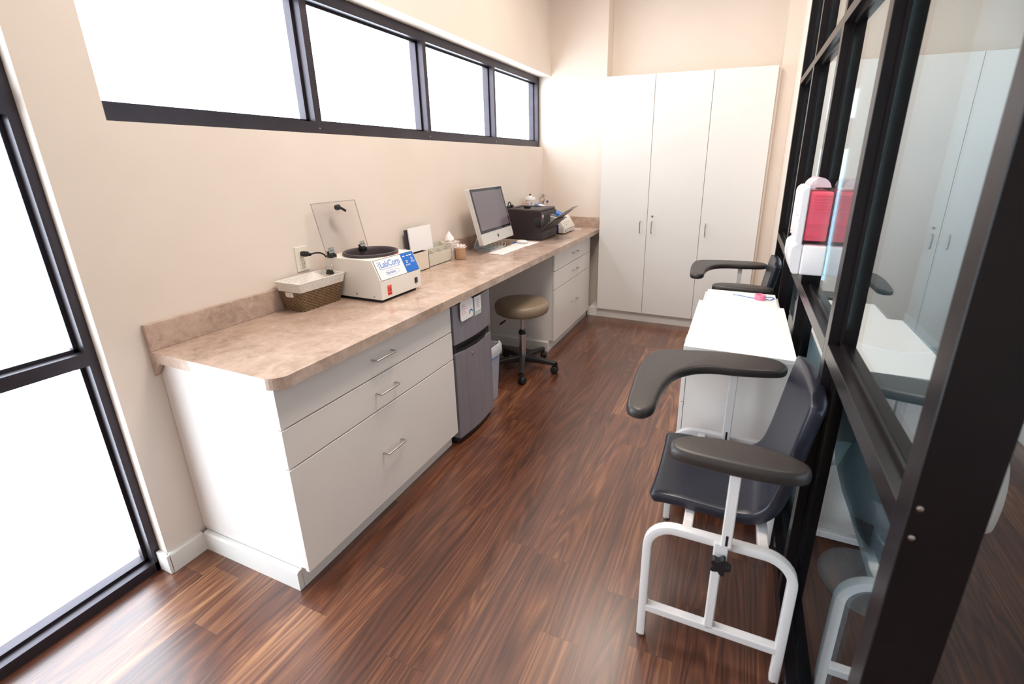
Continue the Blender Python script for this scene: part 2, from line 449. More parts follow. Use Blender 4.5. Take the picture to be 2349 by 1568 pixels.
# fill lights added on the unseen ceiling to brighten the room, shaped as fixtures
def fill_fixture(x, y, p, col, label):
    t = thing('ceiling_fill', label, 'light', (x, y, CH), 'added ceiling fill lights')
    bm = BM(); bx(bm, x-.31, x+.31, y-.31, y-.29, CH-.02, CH); bx(bm, x-.31, x+.31, y+.29, y+.31, CH-.02, CH)
    bx(bm, x-.31, x-.29, y-.29, y+.29, CH-.02, CH); bx(bm, x+.29, x+.31, y-.29, y+.29, CH-.02, CH)
    part('frame', bm, M_trim, t)
    l = area('fill_lamp', (x, y, CH-.01), (0, 0, 0), .58, .58, p, col)
WARM = (1, .88, .77)
fill_fixture(1.2, 2.5, 17, WARM, 'added square ceiling fill light nearest the tall cabinet')
fill_fixture(1.4, .8, 32, WARM, 'added square ceiling fill light over the middle of the floor')
fill_fixture(3.0, 2.6, 3, WARM, 'added square ceiling fill light over the far part of the corridor')

# ================================================================== COUNTER RUN
ZC = .91; ZT = .868
def pull(y0, y1, z, x, par):
    bm = BM(); tube(bm, bend([(x, y0, z), (x+.03, y0, z), (x+.03, y1, z), (x, y1, z)], .008, 4), .0042, 8)
    part('handle', bm, M_steel, par, smooth=50)
def drawer_cab(y0, y1, name, label, hy, ends):
    t = thing(name, label, 'cabinet', (.3, (y0+y1)/2, 0))
    bm = BM(); bx(bm, 0.002, .590, y0, y1, .099, ZT); part('body', bm, M_cab, t)
    bm = BM(); bx(bm, .01, .563, y0+.002, y1-.002, 0, .099); part('toe_kick', bm, M_trim, t)
    for z0, z1, hz in ((.709, .864, .787), (.551, .703, .630), (.095, .545, .335)):
        bm = BM(); bx(bm, .594, .613, y0-.004+ends[0], y1-ends[1], z0, z1, .0012, seg=1); d = part('drawer', bm, M_cab, t)
        pull(hy-.06, hy+.06, hz, .613, d)
    return t
c1 = drawer_cab(.022, 1.047, 'drawer_cabinet', 'wide white three-drawer base cabinet at the near end of the counter', .52, (0, .003))
bm = BM(); prism(bm, [(.002, 0), (.022, 0), (.022, .088), (.009, .088), (.002, .082)], 'x', .021, .563); part('baseboard', bm, M_trim, c1)
c2 = drawer_cab(2.545, 3.60, 'drawer_cabinet', 'white three-drawer base cabinet beside the tall cupboard', 3.05, (.012, .07))
bm = BM(); prism(bm, [(2.525, 0), (2.545, 0), (2.545, .088), (2.53, .088), (2.525, .082)], 'x', .0, .563); part('baseboard', bm, M_trim, c2)

# worktop
wt = thing('worktop', 'long mottled taupe laminate worktop along the window wall', 'counter', (.3, 1.9, ZT))
bm = BM(); R_ = .06
pts = [(.0, 0), (.655-R_, 0)]
for k in range(1, 9):
    a = -PI/2+PI/2*k/8; pts.append((.655-R_+R_*math.cos(a), R_+R_*math.sin(a)))
pts += [(.655, 3.62), (.655, 3.62), (.655, LY), (0, LY)]
pts = [p for i, p in enumerate(pts) if i == 0 or p != pts[i-1]]
prism(bm, pts, 'z', ZT, ZC); part('top', bm, M_counter, wt)
bm = BM(); bx(bm, 0, .019, 0, LY, ZC, 1.013, .0015, seg=1); part('backsplash', bm, M_counter, wt)
bm = BM(); bx(bm, .019, .655, LY-.019, LY, ZC, 1.013, .0015, seg=1); part('backsplash', bm, M_counter, wt)
bm = BM(); prism(bm, [(.0, ZT), (.0, ZT-.06), (.05, ZT)], 'y', .0, .018); part('bracket', bm, M_counter, wt)

# tall cupboard
tc = thing('tall_cabinet', 'floor-to-head-height white three-door cupboard in the far wall niche', 'cabinet', (1.4, 3.8, 0))
bm = BM(); bx(bm, .69, 2.124, 3.604, 3.99, .099, 2.296); part('body', bm, M_door, tc)
bm = BM(); bx(bm, 2.124, 2.149, 3.612, 3.985, 0, 2.294); part('side_filler', bm, M_wall, tc, 'cream filler strip')
bm = BM(); bx(bm, .57, 2.128, 3.624, 3.64, 0, .092); bx(bm, .60, 2.128, 3.64, 3.99, 0, .099); part('toe_kick', bm, M_trim, tc)
for x0, x1, hx, z0 in ((.688, 1.154, 1.093, .97), (1.158, 1.640, 1.203, .97), (1.644, 2.128, 1.69, .97)):
    bm = BM(); bx(bm, x0, x1, 3.584, 3.602, .099, 2.298, .0012, seg=1); d = part('door', bm, M_door, tc)
    bm = BM(); tube(bm, bend([(hx, 3.584, z0-.055), (hx, 3.556, z0-.055), (hx, 3.556, z0+.055), (hx, 3.584, z0+.055)], .008, 4), .0042, 8)
    part('handle', bm, M_steel, d, smooth=50)
    if .9 < x0 < 1.3:
        bm = BM(); lathe(bm, [(.011, 0), (.011, .004), (.006, .005), (0, .005)], (hx, 3.584, 1.073), 14, 'y', Matrix.Rotation(PI, 4, 'X')); part('lock', bm, M_steel, d)

# fridge
fr = thing('mini_fridge', 'small stainless two-door fridge under the worktop', 'fridge', (.35, 1.25, 0))
M_inox = noisy('brushed_stainless', RGB(146, 143, 153), RGB(154, 151, 161), 30, .33, metal=.4, stretch=(1, 1, .05))
M_fgrey = mat('dark_grey_case', RGB(70, 68, 74), .45)
def fdoor(z0, z1):
    b = BM(); n = 10; y0, y1 = 1.058, 1.455
    pts = [(.565, y0)] + [(.618+.016*math.sin(PI*(i/n)), y0+(y1-y0)*i/n) for i in range(n+1)] + [(.565, y1)]
    prism(b, pts, 'z', z0, z1); return b
bm = BM(); bx(bm, .05, .560, 1.06, 1.453, .03, .852); part('body', bm, M_fgrey, fr)
d1 = part('door', fdoor(.624, .845), M_inox, fr, smooth=30); d2 = part('door', fdoor(.045, .566), M_inox, fr, smooth=30)
bm = BM(); bx(bm, .56, .605, 1.062, 1.45, .560, .630); prism(bm, [(.60, 1.07), (.625, 1.15), (.635, 1.26), (.625, 1.37), (.60, 1.44)], 'z', .568, .584); prism(bm, [(.60, 1.07), (.620, 1.15), (.628, 1.26), (.620, 1.37), (.60, 1.44)], 'z', .612, .622)
part('handle_recess', bm, M_black, fr)
bm = BM(); prism(bm, [(.53, 1.06), (.59, 1.06), (.612, 1.16), (.618, 1.26), (.612, 1.36), (.59, 1.45), (.53, 1.45)], 'z', .008, .04); part('base_grille', bm, M_black, fr)
bm = BM(); lathe(bm, [(.009, 0), (.009, .004), (.004, .005), (0, .005)], (.6325, 1.21, .525), 14, 'x'); part('lock', bm, M_chrome, d2)
for xx in (.1, .5):
    for yy in (1.09, 1.42):
        bm = BM(); lathe(bm, [(0, 0), (.015, 0), (.015, .03), (0, .03)], (xx, yy, 0), 10); part('foot', bm, M_black, fr)
# magnets / papers on fridge door
M_blue = mat('blue_print', RGB(40, 140, 200), .6); M_greyp = mat('grey_print', RGB(150, 145, 150), .6); M_pinkp = mat('pink_print', RGB(225, 130, 150), .6)
def fx(y): return .618+.016*math.sin(PI*(y-1.058)/.397)
bm = BM(); rr = .012
prism(bm, [(1.105+p[0], .745+p[1]) for p in [(rr, 0), (.12, 0), (.13, rr), (.13, .098), (.11, .115), (rr, .115), (0, .100), (0, rr)]], 'x', .6345, .6375)
nt_ = solo('magnet_card', bm, M_paper, 'white card with blue dot logo held on the fridge door', 'card', (.636, 1.17, .745)); 
for k in range(7):
    bm = BM(); a = .5+k*.42; lathe(bm, [(.005, 0), (.005, .0006), (0, .0006)], (.6375, 1.210+.017*math.cos(a), .770+.017*math.sin(a)), 8, 'x'); part('dot', bm, M_blue, nt_)
bm = BM()
for k in range(5): bx(bm, .6375, .6379, 1.115, 1.15+.01*(k % 3), .832-k*.012, .835-k*.012)
part('printing', bm, M_pinkp, nt_)
bm = BM(); bx(bm, .6335, .6365, 1.255, 1.325, .735, .845, .001, seg=1)
n2_ = solo('memo_card', bm, M_paper, 'narrow white card with a green foot on the fridge door', 'card', (.6375, 1.29, .735))
bm = BM()
for k in range(5): bx(bm, .6365, .6369, 1.272, 1.31-.006*(k % 2), .822-k*.011, .825-k*.011)
part('printing', bm, M_greyp, n2_)
bm = BM(); bx(bm, .6365, .6369, 1.257, 1.323, .737, .762); part('stripe', bm, mat('pale_green_print', RGB(190, 210, 190), .6), n2_)

# white cable hanging beside the fridge & black box under the worktop
bm = BM(); tube(bm, [(.50, 1.475, ZT), (.51, 1.48, .7), (.50, 1.476, .55), (.40, 1.475, .40), (.2, 1.47, .30), (.01, 1.475, .28)], .0025, 8, 6)
solo('white_cable', bm, mat('cable_white', RGB(225, 222, 220), .5), 'thin white cable hanging beside the fridge under the worktop', 'cable', (.50, 1.475, ZT), smooth=60)
bm = BM(); bx(bm, .57, .63, 1.95, 2.03, .850, ZT, .004); bx(bm, .58, .62, 1.85, 1.89, .848, ZT, .003); tube(bm, [(.6, 1.86, .862), (.6, 1.9, .853), (.6, 1.96, .86)], .005, 8, 5)
solo('keyboard_clip', bm, M_black, 'small black cable clip fixed under the worktop edge over the stool', 'clip', (.6, 1.95, ZT))

# waste bin
wb = thing('waste_bin', 'grey plastic waste bin with a clear liner beside the fridge', 'bin', (.42, 1.60, 0))
M_bin = mat('grey_bin_plastic', RGB(168, 172, 184), .45)
def taper(b, x0, x1, y0, y1, z0, z1, dx, dy, rad=.03, wall=.004, open_=True):
    rings = []
    spec = [(0, 0, z0), (1, 0, z1)]
    def ring(sc_in, z, grow):
        sec = rrect((x1-x0)-2*sc_in+2*grow*dx, (y1-y0)-2*sc_in+2*grow*dy, max(rad-sc_in, .004), 4)
        return [b.verts.new(((x0+x1)/2+p[0], (y0+y1)/2+p[1], z)) for p in sec]
    R = [ring(0, z0, 0), ring(0, z1, 1), ring(wall, z1, 1), ring(wall, z0+wall, 0)]
    for A, B in zip(R, R[1:]):
        n = len(A)
        for i in range(n): b.faces.new((A[i], A[(i+1) % n], B[(i+1) % n], B[i]))
    b.faces.new(R[0]); b.faces.new(R[-1])
    return b
bm = BM(); taper(bm, .29, .535, 1.515, 1.685, 0, .385, .022, .018, .03); part('bin_body', bm, M_bin, wb, smooth=40)
# liner: crumpled ring folded over the rim
M_bag = mat('white_liner_film', RGB(225, 225, 230), .35, Alpha=.85)
bm = BM(); n = 72; rings = []
for (off, z) in ((-.006, .30), (-.006, .395), (.0, .402), (.008, .395), (.009, .355), (.007, .325)):
    ring = []
    sec = rrect(.245+.044+2*off, .165+.036+2*off, .034, 17)
    for i, p in enumerate(sec):
        jz = .009*math.sin(i*1.7)*(1 if z < .36 else .3)+.004*math.sin(i*.7)
        jr = 1+.02*math.sin(i*2.3+z*90)
        if off < 0: jr = min(jr, 1)
        ring.append(bm.verts.new((.4125+p[0]*jr, 1.600+p[1]*jr, z+jz)))
    rings.append(ring)
for A, B in zip(rings, rings[1:]):
    for i in range(len(A)): bm.faces.new((A[i], A[(i+1) % len(A)], B[(i+1) % len(A)], B[i]))
part('liner', bm, M_bag, wb, 'clear white liner folded over the rim', smooth=60)
bm = BM()
bx(bm, .556, .5567, 1.535, 1.64, .315, .334); part('band', bm, mat('blue_band', RGB(90, 140, 210), .5), wb)

# ------------------------------------------------------------------ stool
st = thing('rolling_stool', 'round taupe upholstered stool on a five-spoke wheeled base', 'stool', (.508, 2.137, 0))
M_taupe = noisy('taupe_vinyl', RGB(138, 120, 101), RGB(143, 125, 105), 40, .38, .05, 300)
sc = Vector((.508, 2.137, 0))
bm = BM(); prof = [(0, .475), (.16, .475), (.185, .478), (.200, .488), (.206, .505), (.207, .53), (.203, .548), (.190, .560), (.165, .565), (.08, .5665), (0, .567)]
lathe(bm, prof, (sc.x, sc.y, 0), 56); part('seat', bm, M_taupe, st, smooth=60)
bm = BM(); lathe(bm, [(0, .462), (.07, .462), (.075, .475), (0, .4755)], (sc.x, sc.y, 0), 20); part('seat_plate', bm, M_black, st)
bm = BM(); lathe(bm, [(.013, .30), (.013, .465)], (sc.x, sc.y, 0), 20); lathe(bm, [(0, .10), (.027, .10), (.026, .3), (.0, .3)], (sc.x, sc.y, 0), 24); part('gas_column', bm, M_chrome, st, smooth=40)
bm = BM(); lathe(bm, [(.013, .335), (.020, .335), (.026, .32), (.029, .318), (.029, .298), (.026, .298)], (sc.x, sc.y, 0), 24); part('collar', bm, M_black, st, smooth=40)
bm = BM(); d = Vector((-.5, -.86, 0)).normalized(); p0 = sc+Vector((0, 0, .458))
tube(bm, [p0, p0+d*.09+Vector((0, 0, -.006)), p0+d*.15+Vector((0, 0, -.022))], .003, 8, 4); lv = part('lever', bm, M_steel, st, smooth=50)
bm = BM(); tube(bm, [p0+d*.15+Vector((0, 0, -.022)), p0+d*.20+Vector((0, 0, -.04))], .0075, 10); part('grip', bm, M_black, lv, smooth=50)
bm = BM(); lathe(bm, [(.0, .065), (.036, .065), (.04, .08), (.036, .108), (.028, .118), (0, .118)], (sc.x, sc.y, 0), 24)
M_base = mat('black_nylon', (.018, .017, .018, 1), .38)
hb = part('base_hub', bm, M_base, st, smooth=50)
A0 = math.atan2(1.893-2.137, .609-.508)
for k in range(5):
    a = A0+k*2*PI/5; dd = Vector((math.cos(a), math.sin(a), 0))
    def sec(i, n): 
        t = i/(n-1); w_ = .050-.014*t; h_ = .048-.018*t
        return rrect(w_, h_, .007, 3)
    path = [sc+dd*(.02+.252*j/6)+Vector((0, 0, .095-.015*(j/6)-.004*math.sin(PI*j/6)*-1)) for j in range(7)]
    bm = BM(); sweep(bm, path, sec); lg = part('spoke', bm, M_base, st, smooth=40)
    bm = BM(); cc = sc+dd*.276; sd = Vector((-dd.y, dd.x, 0)); rot = a+.9+k*.7
    lathe(bm, [(.011, .045), (.011, .088)], (cc.x, cc.y, 0), 12)
    wd = Vector((math.cos(rot), math.sin(rot), 0)); wc = cc+Vector((-wd.y, wd.x, 0))*.014
    MW = Matrix.Rotation(rot, 4, 'Z')
    lathe(bm, [(0, -.026), (.010, -.026), (.025, -.022), (.0295, -.015), (.0295, -.005), (.022, -.004), (.022, .004), (.0295, .005), (.0295, .015), (.025, .022), (.010, .026), (0, .026)], (wc.x, wc.y, .0295), 24, 'x', MW)
    bx(bm, -.005, .005, -.026, .012, .0, .03, .002, Matrix.Translation((wc.x, wc.y, .03)) @ MW)
    part('caster', bm, M_rubber, lg, smooth=40)

# ================================================================== PHLEBOTOMY CHAIR
M_foam = noisy('charcoal_foam_vinyl', (.026, .020, .018, 1), (.030, .023, .021, 1), 60, .40, .05, 400, spec=.55)
M_shell = noisy('navy_black_shell', (.011, .012, .022, 1), (.013, .014, .025, 1), 60, .34, .05, 500, spec=.55)
ch = thing('blood_draw_chair', 'black blood-draw chair with white tube legs nearest the camera', 'chair', (2.02, .625, 0), 'blood draw chairs')
def shell():
    b = BM()
    prof = [(1.795, .483), (1.82, .492), (1.88, .496), (1.95, .494), (2.02, .492), (2.085, .495), (2.130, .512), (2.163, .552), (2.182, .62), (2.198, .71), (2.211, .79), (2.223, .86), (2.231, .905), (2.236, .928)]
    P = catmull([(a, .63, b_) for a, b_ in prof], 5); n = len(P); K = 28; R = []
    for i, p in enumerate(P):
        s = i/(n-1)
        t = (P[min(i+1, n-1)]-P[max(i-1, 0)]).normalized(); nn = Vector((-t.z, 0, t.x))   # upward / forward side
        hw = .200+.004*math.sin(PI*s)
        e0 = min(1, s/.05); e1 = min(1, (1-s)/.085)
        k0 = math.sqrt(max(0, 1-(1-e0)**2)); k1 = math.sqrt(max(0, 1-(1-e1)**2.4))
        hw *= (.88+.12*k0)*(.55+.45*k1)
        th = .025*(.35+.65*k0)*(.35+.65*math.sqrt(k1))+.003*math.exp(-((s-.45)/.14)**2)
        ring = []
        for j in range(K):
            a = 2*PI*j/K; ca, sa = math.cos(a), math.sin(a)
            yy = hw*math.copysign(abs(ca)**.26, ca); hh = th*math.copysign(abs(sa)**.4, sa)
            q = abs(yy/hw) if hw else 0
            dish = .016*(q**3) - .006
            ring.append(b.verts.new(p+nn*(hh+dish-.006)+Vector((0, yy, 0))))
        R.append(ring)
    for A, B in zip(R, R[1:]):
        for j in range(K): b.faces.new((A[j], A[(j+1) % K], B[(j+1) % K], B[j]))
    b.faces.new(R[0]); b.faces.new(R[-1][::-1]); return b
part('seat_shell', shell(), M_shell, ch, smooth=60)
YN, YF = .33, .922; XA, XB = 1.81, 2.232; TS = .028
for yy in (YN, YF):
    bm = BM(); sqtube(bm, bend([(XA, yy, .012), (XA, yy, .478), (XB, yy, .478), (XB, yy, .012)], .085, 8), TS, (0, 1, 0))
    fm = part('leg_frame', bm, M_tubew, ch, smooth=40)
    bm = BM(); sqtube(bm, [(XA+.01, yy, .135), (XB-.01, yy, .135)], TS, (0, 1, 0)); part('stretcher', bm, M_tubew, ch)
    bm = BM(); sqtube(bm, [(2.022, yy, .14), (2.022, yy, .472)], TS, (0, 1, 0)); part('centre_post', bm, M_tubew, ch)
    for xx in (XA, XB):
        bm = BM(); lathe(bm, [(0, 0), (.012, 0), (.0155, .003), (.0155, .012), (.012, .016), (0, .016)], (xx, yy, 0), 16); part('foot_glide', bm, M_chrome, ch, smooth=40)
for xx in (1.925, 2.145):
    bm = BM(); sqtube(bm, [(xx, YN, .472), (xx, YN+.06, .458), (xx, YF-.06, .458), (xx, YF, .472)], .030, (1, 0, 0)); part('cross_bar', bm, M_tubew, ch)
# arm supports
def arm_post(yy, z0, z1, x):
    bm = BM(); bx(bm, x-.015, x+.015, yy-.012, yy+.012, z0, z1, .003); ap = part('arm_post', bm, M_tubew, ch)
    bm = BM(); bx(bm, x-.0035, x+.0035, yy-.0125, yy-.0118, z0+.008, z0+.045); part('slot', bm, M_black, ap)
    bm = BM(); bx(bm, x-.15, x+.04, yy-.013, yy+.013, z1, z1+.006, .001, seg=1); part('arm_plate', bm, M_tubew, ap)
YNa, YFa = YN-.018, YF-.03
arm_post(YNa, .485, .748, 2.040); arm_post(YFa, .485, .786, 2.018)
NA = [(1.850, .322), (1.862, .352), (1.905, .382), (1.985, .400), (2.09, .402), (2.165, .388), (2.213, .362), (2.226, .335), (2.213, .305), (2.165, .284), (2.09, .275), (1.985, .275), (1.905, .280), (1.862, .295)]
bm = BM(); pad(bm, [(q.x, q.y) for q in catmull([(a, b, 0) for a, b in NA], 5, True)], .793, .044, .018); part('armrest', bm, M_foam, ch, 'straight padded armrest', smooth=60)
FA = [(1.697, .428), (1.683, .54), (1.673, .70), (1.676, .82), (1.692, .895), (1.735, .94), (1.82, .970), (1.935, 1.000), (2.069, 1.013), (2.160, 1.003), (2.198, .965), (2.203, .925), (2.170, .885), (2.05, .850), (1.935, .830), (1.865, .790), (1.815, .720), (1.79, .62), (1.783, .52), (1.783, .455), (1.765, .415), (1.733, .402)]
bm = BM(); pad(bm, [(q.x, q.y) for q in catmull([(a, b, 0) for a, b in FA], 4, True)], .828, .036, .015); part('arm_paddle', bm, M_foam, ch, 'L-shaped padded arm crossing in front of the seat', smooth=60)
# star knob
bm = BM(); kc = (2.030, YN-.050, .437)
star = []
for k in range(40):
    a = 2*PI*k/40; rr = .024+.0065*math.cos(5*a); star.append((kc[0]+rr*math.cos(a), kc[2]+rr*math.sin(a)))
prism(bm, star, 'y', kc[1]-.010, kc[1]+.012); tube(bm, [(kc[0], kc[1], kc[2]), (kc[0], YN, kc[2])], .007, 10); part('star_knob', bm, M_black, ch, smooth=35)
bm = BM(); bx(bm, 2.008, 2.048, YN-.026, YN-.012, .40, .49, .003); part('bracket', bm, M_tubew, ch)
bm = BM(); bx(bm, 2.013, 2.033, YF-.0150, YF-.0143, .36, .44); st_ = part('sticker', bm, M_paper, ch)
bm = BM(); bx(bm, 2.018, 2.024, YF-.0155, YF-.0150, .405, .432); lathe(bm, [(.0055, 0), (.0055, .0006), (0, .0006)], (2.023, YF-.0149, .378), 12, 'y', Matrix.Rotation(PI, 4, 'X')); part('printing', bm, mat('navy_print', RGB(60, 62, 90), .6), st_)
bm = BM(); bx(bm, 2.009, 2.018, YN-.0150, YN-.0143, .40, .42); part('flag_sticker', bm, mat('flag_red_blue', RGB(180, 90, 120), .6), ch)
ch2 = dup(ch); ch2.location = (2.02, .625+1.965, 0)
ch2['label'] = 'black blood-draw chair with white tube legs beyond the white carts'

# ================================================================== CARTS
def cart(x0, x1, y0, y1, zt, label, drawers, rim=False):
    t = thing('rolling_cart', label, 'cart', ((x0+x1)/2, (y0+y1)/2, 0), 'white rolling drawer carts')
    bm = BM(); bx(bm, x0, x1, y0, y1, zt-.022, zt, .0015, seg=1); top = part('top', bm, M_white, t)
    bm = BM(); bx(bm, x0+.022, x1-.004, y0+.004, y1-.004, .075, zt-.022); part('body', bm, M_cab, t)
    h = (zt-.03-.08)/drawers
    for k in range(drawers):
        bm = BM(); bx(bm, x0+.002, x0+.020, y0+.004, y1-.004, .078+k*h, .078+(k+1)*h-.005, .001, seg=1); dr = part('drawer', bm, M_cab, t)
        bm = BM(); tube(bm, bend([(x0+.002, (y0+y1)/2-.05, .078+(k+.7)*h), (x0-.022, (y0+y1)/2-.05, .078+(k+.7)*h), (x0-.022, (y0+y1)/2+.05, .078+(k+.7)*h), (x0+.002, (y0+y1)/2+.05, .078+(k+.7)*h)], .007, 4), .004, 8)
        part('handle', bm, M_steel, dr, smooth=50)
    for xx in (x0+.05, x1-.05):
        for yy in (y0+.05, y1-.05):
            bm = BM(); lathe(bm, [(0, -.01), (.025, -.01), (.028, -.006), (.028, .006), (.025, .01), (0, .01)], (xx, yy, .028), 18, 'y'); bx(bm, xx-.012, xx+.012, yy-.014, yy+.014, .04, .076, .003)
            part('caster', bm, M_rubber, t, smooth=40)
    if rim:
        bm = BM(); tube(bm, bend([(x0-.008, y0+.02, zt-.02), (x0-.008, y1-.01, zt-.02)], .01), .006, 8); part('side_rail', bm, M_tubew, t); bm = BM(); bx(bm, x1+.001, x1+.016, y0+.01, y1-.03, zt-.14, zt-.012, .006)
        part('side_rail', bm, M_tubew, t)
    return t
cart(1.808, 2.245, 1.025, 1.765, .820, 'white drawer cart between the two black chairs, nearer one', 3)
cart(1.832, 2.228, 1.79, 2.185, .780, 'lower white cart with pink tape and blue strap on top', 3, True)
# tape roll and tourniquet on far cart
bm = BM(); lathe(bm, [(.019, .0), (.030, .0), (.031, .002), (.031, .028), (.030, .030), (.019, .030), (.018, .028), (.018, .002), (.019, 0)], (2.137, 2.045, .780), 28)
solo('tape_roll', bm, noisy('pink_tape', RGB(250, 140, 170), RGB(246, 128, 160), 120, .6), 'small pink roll of bandage tape on the lower white cart', 'tape', (2.137, 2.045, .78), smooth=40)
bm = BM()
def ribbon(b, pts, w_, th=.0012, k=6): sweep(b, catmull(pts, k), [(-w_/2, 0), (w_/2, 0), (w_/2, th), (-w_/2, th)], up=(0, 0, 1))
ribbon(bm, [(1.985, 2.10, .7806), (2.04, 2.085, .7806), (2.10, 2.06, .7806), (2.16, 2.095, .7806), (2.20, 2.115, .7806), (2.216, 2.09, .7806), (2.195, 2.05, .7806), (2.17, 2.06, .7806)], .010)
solo('tourniquet_strap', bm, mat('blue_latex', RGB(70, 120, 200), .5), 'thin blue tourniquet strap looped beside the pink tape', 'strap', (2.1, 2.08, .78))

# ================================================================== WALL UNITS ON THE PARTITION
xg = gx-.0032
sb = thing('sharps_container', 'red see-through sharps container in a white wall bracket on the glass', 'container', (xg, 1.28, 1.26))
M_red = bpy.data.materials.new('translucent_red'); M_red.use_nodes = True
b_ = M_red.node_tree.nodes['Principled BSDF']; b_.inputs['Base Color'].default_value = RGB(255, 130, 150); b_.inputs['Roughness'].default_value = .25
b_.inputs['Subsurface Weight'].default_value = .5; b_.inputs['Subsurface Radius'].default_value = (.05, .01, .01); b_.inputs['Alpha'].default_value = .93
M_redc = glass('clear_pink_plastic', (1, .90, .92, 1), .05, .1)
M_whitesh = mat('glossy_white_shell', RGB(236, 231, 232), .25)
y0, y1 = 1.105, 1.345
def shellbox(b, x0, x1, ya, yb, z0, z1, cut):
    prism(b, [(x1, z0), (x0+cut, z0), (x0+.004, z0+cut*2.2), (x0, z0+cut*3), (x0, z1-.02), (x0+.01, z1-.004), (x0+.02, z1), (x1, z1)], 'y', ya, yb)
    es = [e for e in b.edges]; bmesh.ops.bevel(b, geom=es, offset=.0035, segments=2, affect='EDGES'); return b
bm = BM(); shellbox(bm, 2.176, 2.202, y0, y1, 1.262, 1.486, .010); fc = part('bracket', bm, M_whitesh, sb, 'white locking bracket', smooth=40)
bm = BM(); bx(bm, 2.1750, 2.1772, 1.20, 1.28, 1.33, 1.45, .001, seg=1); part('slot_panel', bm, M_white, fc)
bm = BM(); lathe(bm, [(.006, 0), (.006, .002), (0, .002)], (2.176, 1.16, 1.375), 12, 'x', Matrix.Rotation(PI, 4, 'Z')); part('lock', bm, M_steel, fc)
bm = BM(); bx(bm, 2.204, 2.282, y0+.008, y1-.004, 1.282, 1.466, .006)
for k in range(6): bx(bm, 2.222, 2.280, y0+.004, y0+.009, 1.392+k*.012, 1.396+k*.012, .001, seg=1)
for z in (1.302, 1.345): bx(bm, 2.206, 2.280, y0+.004, y0+.009, z, z+.003)
part('red_tub', bm, M_red, sb, 'red translucent tub', smooth=40)
bm = BM(); bx(bm, 2.2025, xg, y0, y0+.003, 1.274, 1.48, .001, seg=1); bx(bm, 2.2025, xg, y0, y1, 1.272, 1.277, .001, seg=1); bx(bm, 2.2025, xg, y0, y1, 1.474, 1.482, .002, seg=1)
part('clear_cover', bm, M_redc, sb)
bm = BM(); n = 16
pts = [(2.200, 1.482)] + [(2.200+.072*i/n, 1.482+.034*math.sin(PI*min(1, max(0, i/n)))**.6) for i in range(n+1)] + [(2.272, 1.482)]
pts = [pts[i] for i in range(len(pts)) if i == 0 or (Vector(pts[i])-Vector(pts[i-1])).length > 1e-6]
prism(bm, pts, 'y', y0+.03, y1-.02); part('lid', bm, mat('milky_clear_plastic', RGB(240, 222, 228), .25, Alpha=.6), sb, 'translucent domed lid', smooth=50)
gb = thing('glove_dispenser', 'white plastic box dispenser mounted below the red sharps container', 'dispenser', (xg, 1.28, 1.12))
bm = BM(); bx(bm, 2.206, xg, y0, y1, 1.150, 1.268, .009, seg=3); part('box_body', bm, M_whitesh, gb, smooth=40)
bm = BM(); shellbox(bm, 2.166, 2.207, y0+.001, y1-.001, 1.152, 1.27, .016); part('front_cover', bm, M_whitesh, gb, smooth=40)
bm = BM(); lathe(bm, [(.02, 0), (.022, .002), (.016, .0022), (.016, .001)], (2.166, 1.23, 1.225), 20, 'x', Matrix.Rotation(PI, 4, 'Z')); part('opening_ring', bm, M_white, gb)

# ================================================================== COUNTER OBJECTS
# --- basket
bk = thing('wicker_basket', 'brown wicker basket with a pale cloth liner at the near end', 'basket', (.09, .65, ZC))
def tap2(b, xb0, xb1, yb0, yb1, z0, xt0, xt1, yt0, yt1, z1, wall, rad=.012):
    def ring(x0, x1, ya, yb, z, ins):
        sec = rrect(x1-x0-2*ins, yb-ya-2*ins, max(rad-ins, .003), 4)
        return [b.verts.new(((x0+x1)/2+p[0], (ya+yb)/2+p[1], z)) for p in sec]
    R = [ring(xb0, xb1, yb0, yb1, z0, 0), ring(xt0, xt1, yt0, yt1, z1, 0), ring(xt0, xt1, yt0, yt1, z1, wall), ring(xb0, xb1, yb0, yb1, z0+.01, wall)]
    for A, B in zip(R, R[1:]):
        for i in range(len(A)): b.faces.new((A[i], A[(i+1) % len(A)], B[(i+1) % len(A)], B[i]))
    b.faces.new(R[0]); b.faces.new(R[-1]); return b
bm = BM(); tap2(bm, .026, .150, .553, .780, ZC, .022, .176, .532, .796, 1.035, .006); part('basket_body', bm, M_wicker, bk, smooth=35)
bm = BM(); tap2(bm, .024, .172, .535, .792, 1.008, .020, .182, .526, .802, 1.052, .012); part('liner_cuff', bm, M_liner, bk, 'folded speckled cloth cuff', smooth=50)
bm = BM(); prism(bm, [(.075, .982), (.115, .982), (.119, .987), (.119, 1.003), (.115, 1.008), (.075, 1.008), (.071, 1.003), (.071, .987)], 'y', .537, .543); part('handle_hole_cloth', bm, M_liner, bk)
bm = BM(); n = 14
vs = {}
for i in range(n+1):
    for j in range(n+1):
        uu, vv = i/n, j/n
        vs[i, j] = bm.verts.new((.030+.138*uu, .542+.25*vv, 1.005+.05*math.exp(-((uu-.15)/.3)**2-((vv-.62)/.22)**2)+.008*math.sin(uu*9+vv*7)+.012*(vv)))
for i in range(n):
    for j in range(n): bm.faces.new((vs[i, j], vs[i+1, j], vs[i+1, j+1], vs[i, j+1]))
part('cloth_fill', bm, M_liner, bk, smooth=80)
bc = thing('binder_clip', 'small black binder clip with wire arms on the basket rim', 'clip', (.10, .775, 1.045))
bm = BM(); prism(bm, [(.763, 1.040), (.787, 1.040), (.779, 1.062), (.771, 1.062)], 'x', .088, .118); part('clip_body', bm, M_black, bc)
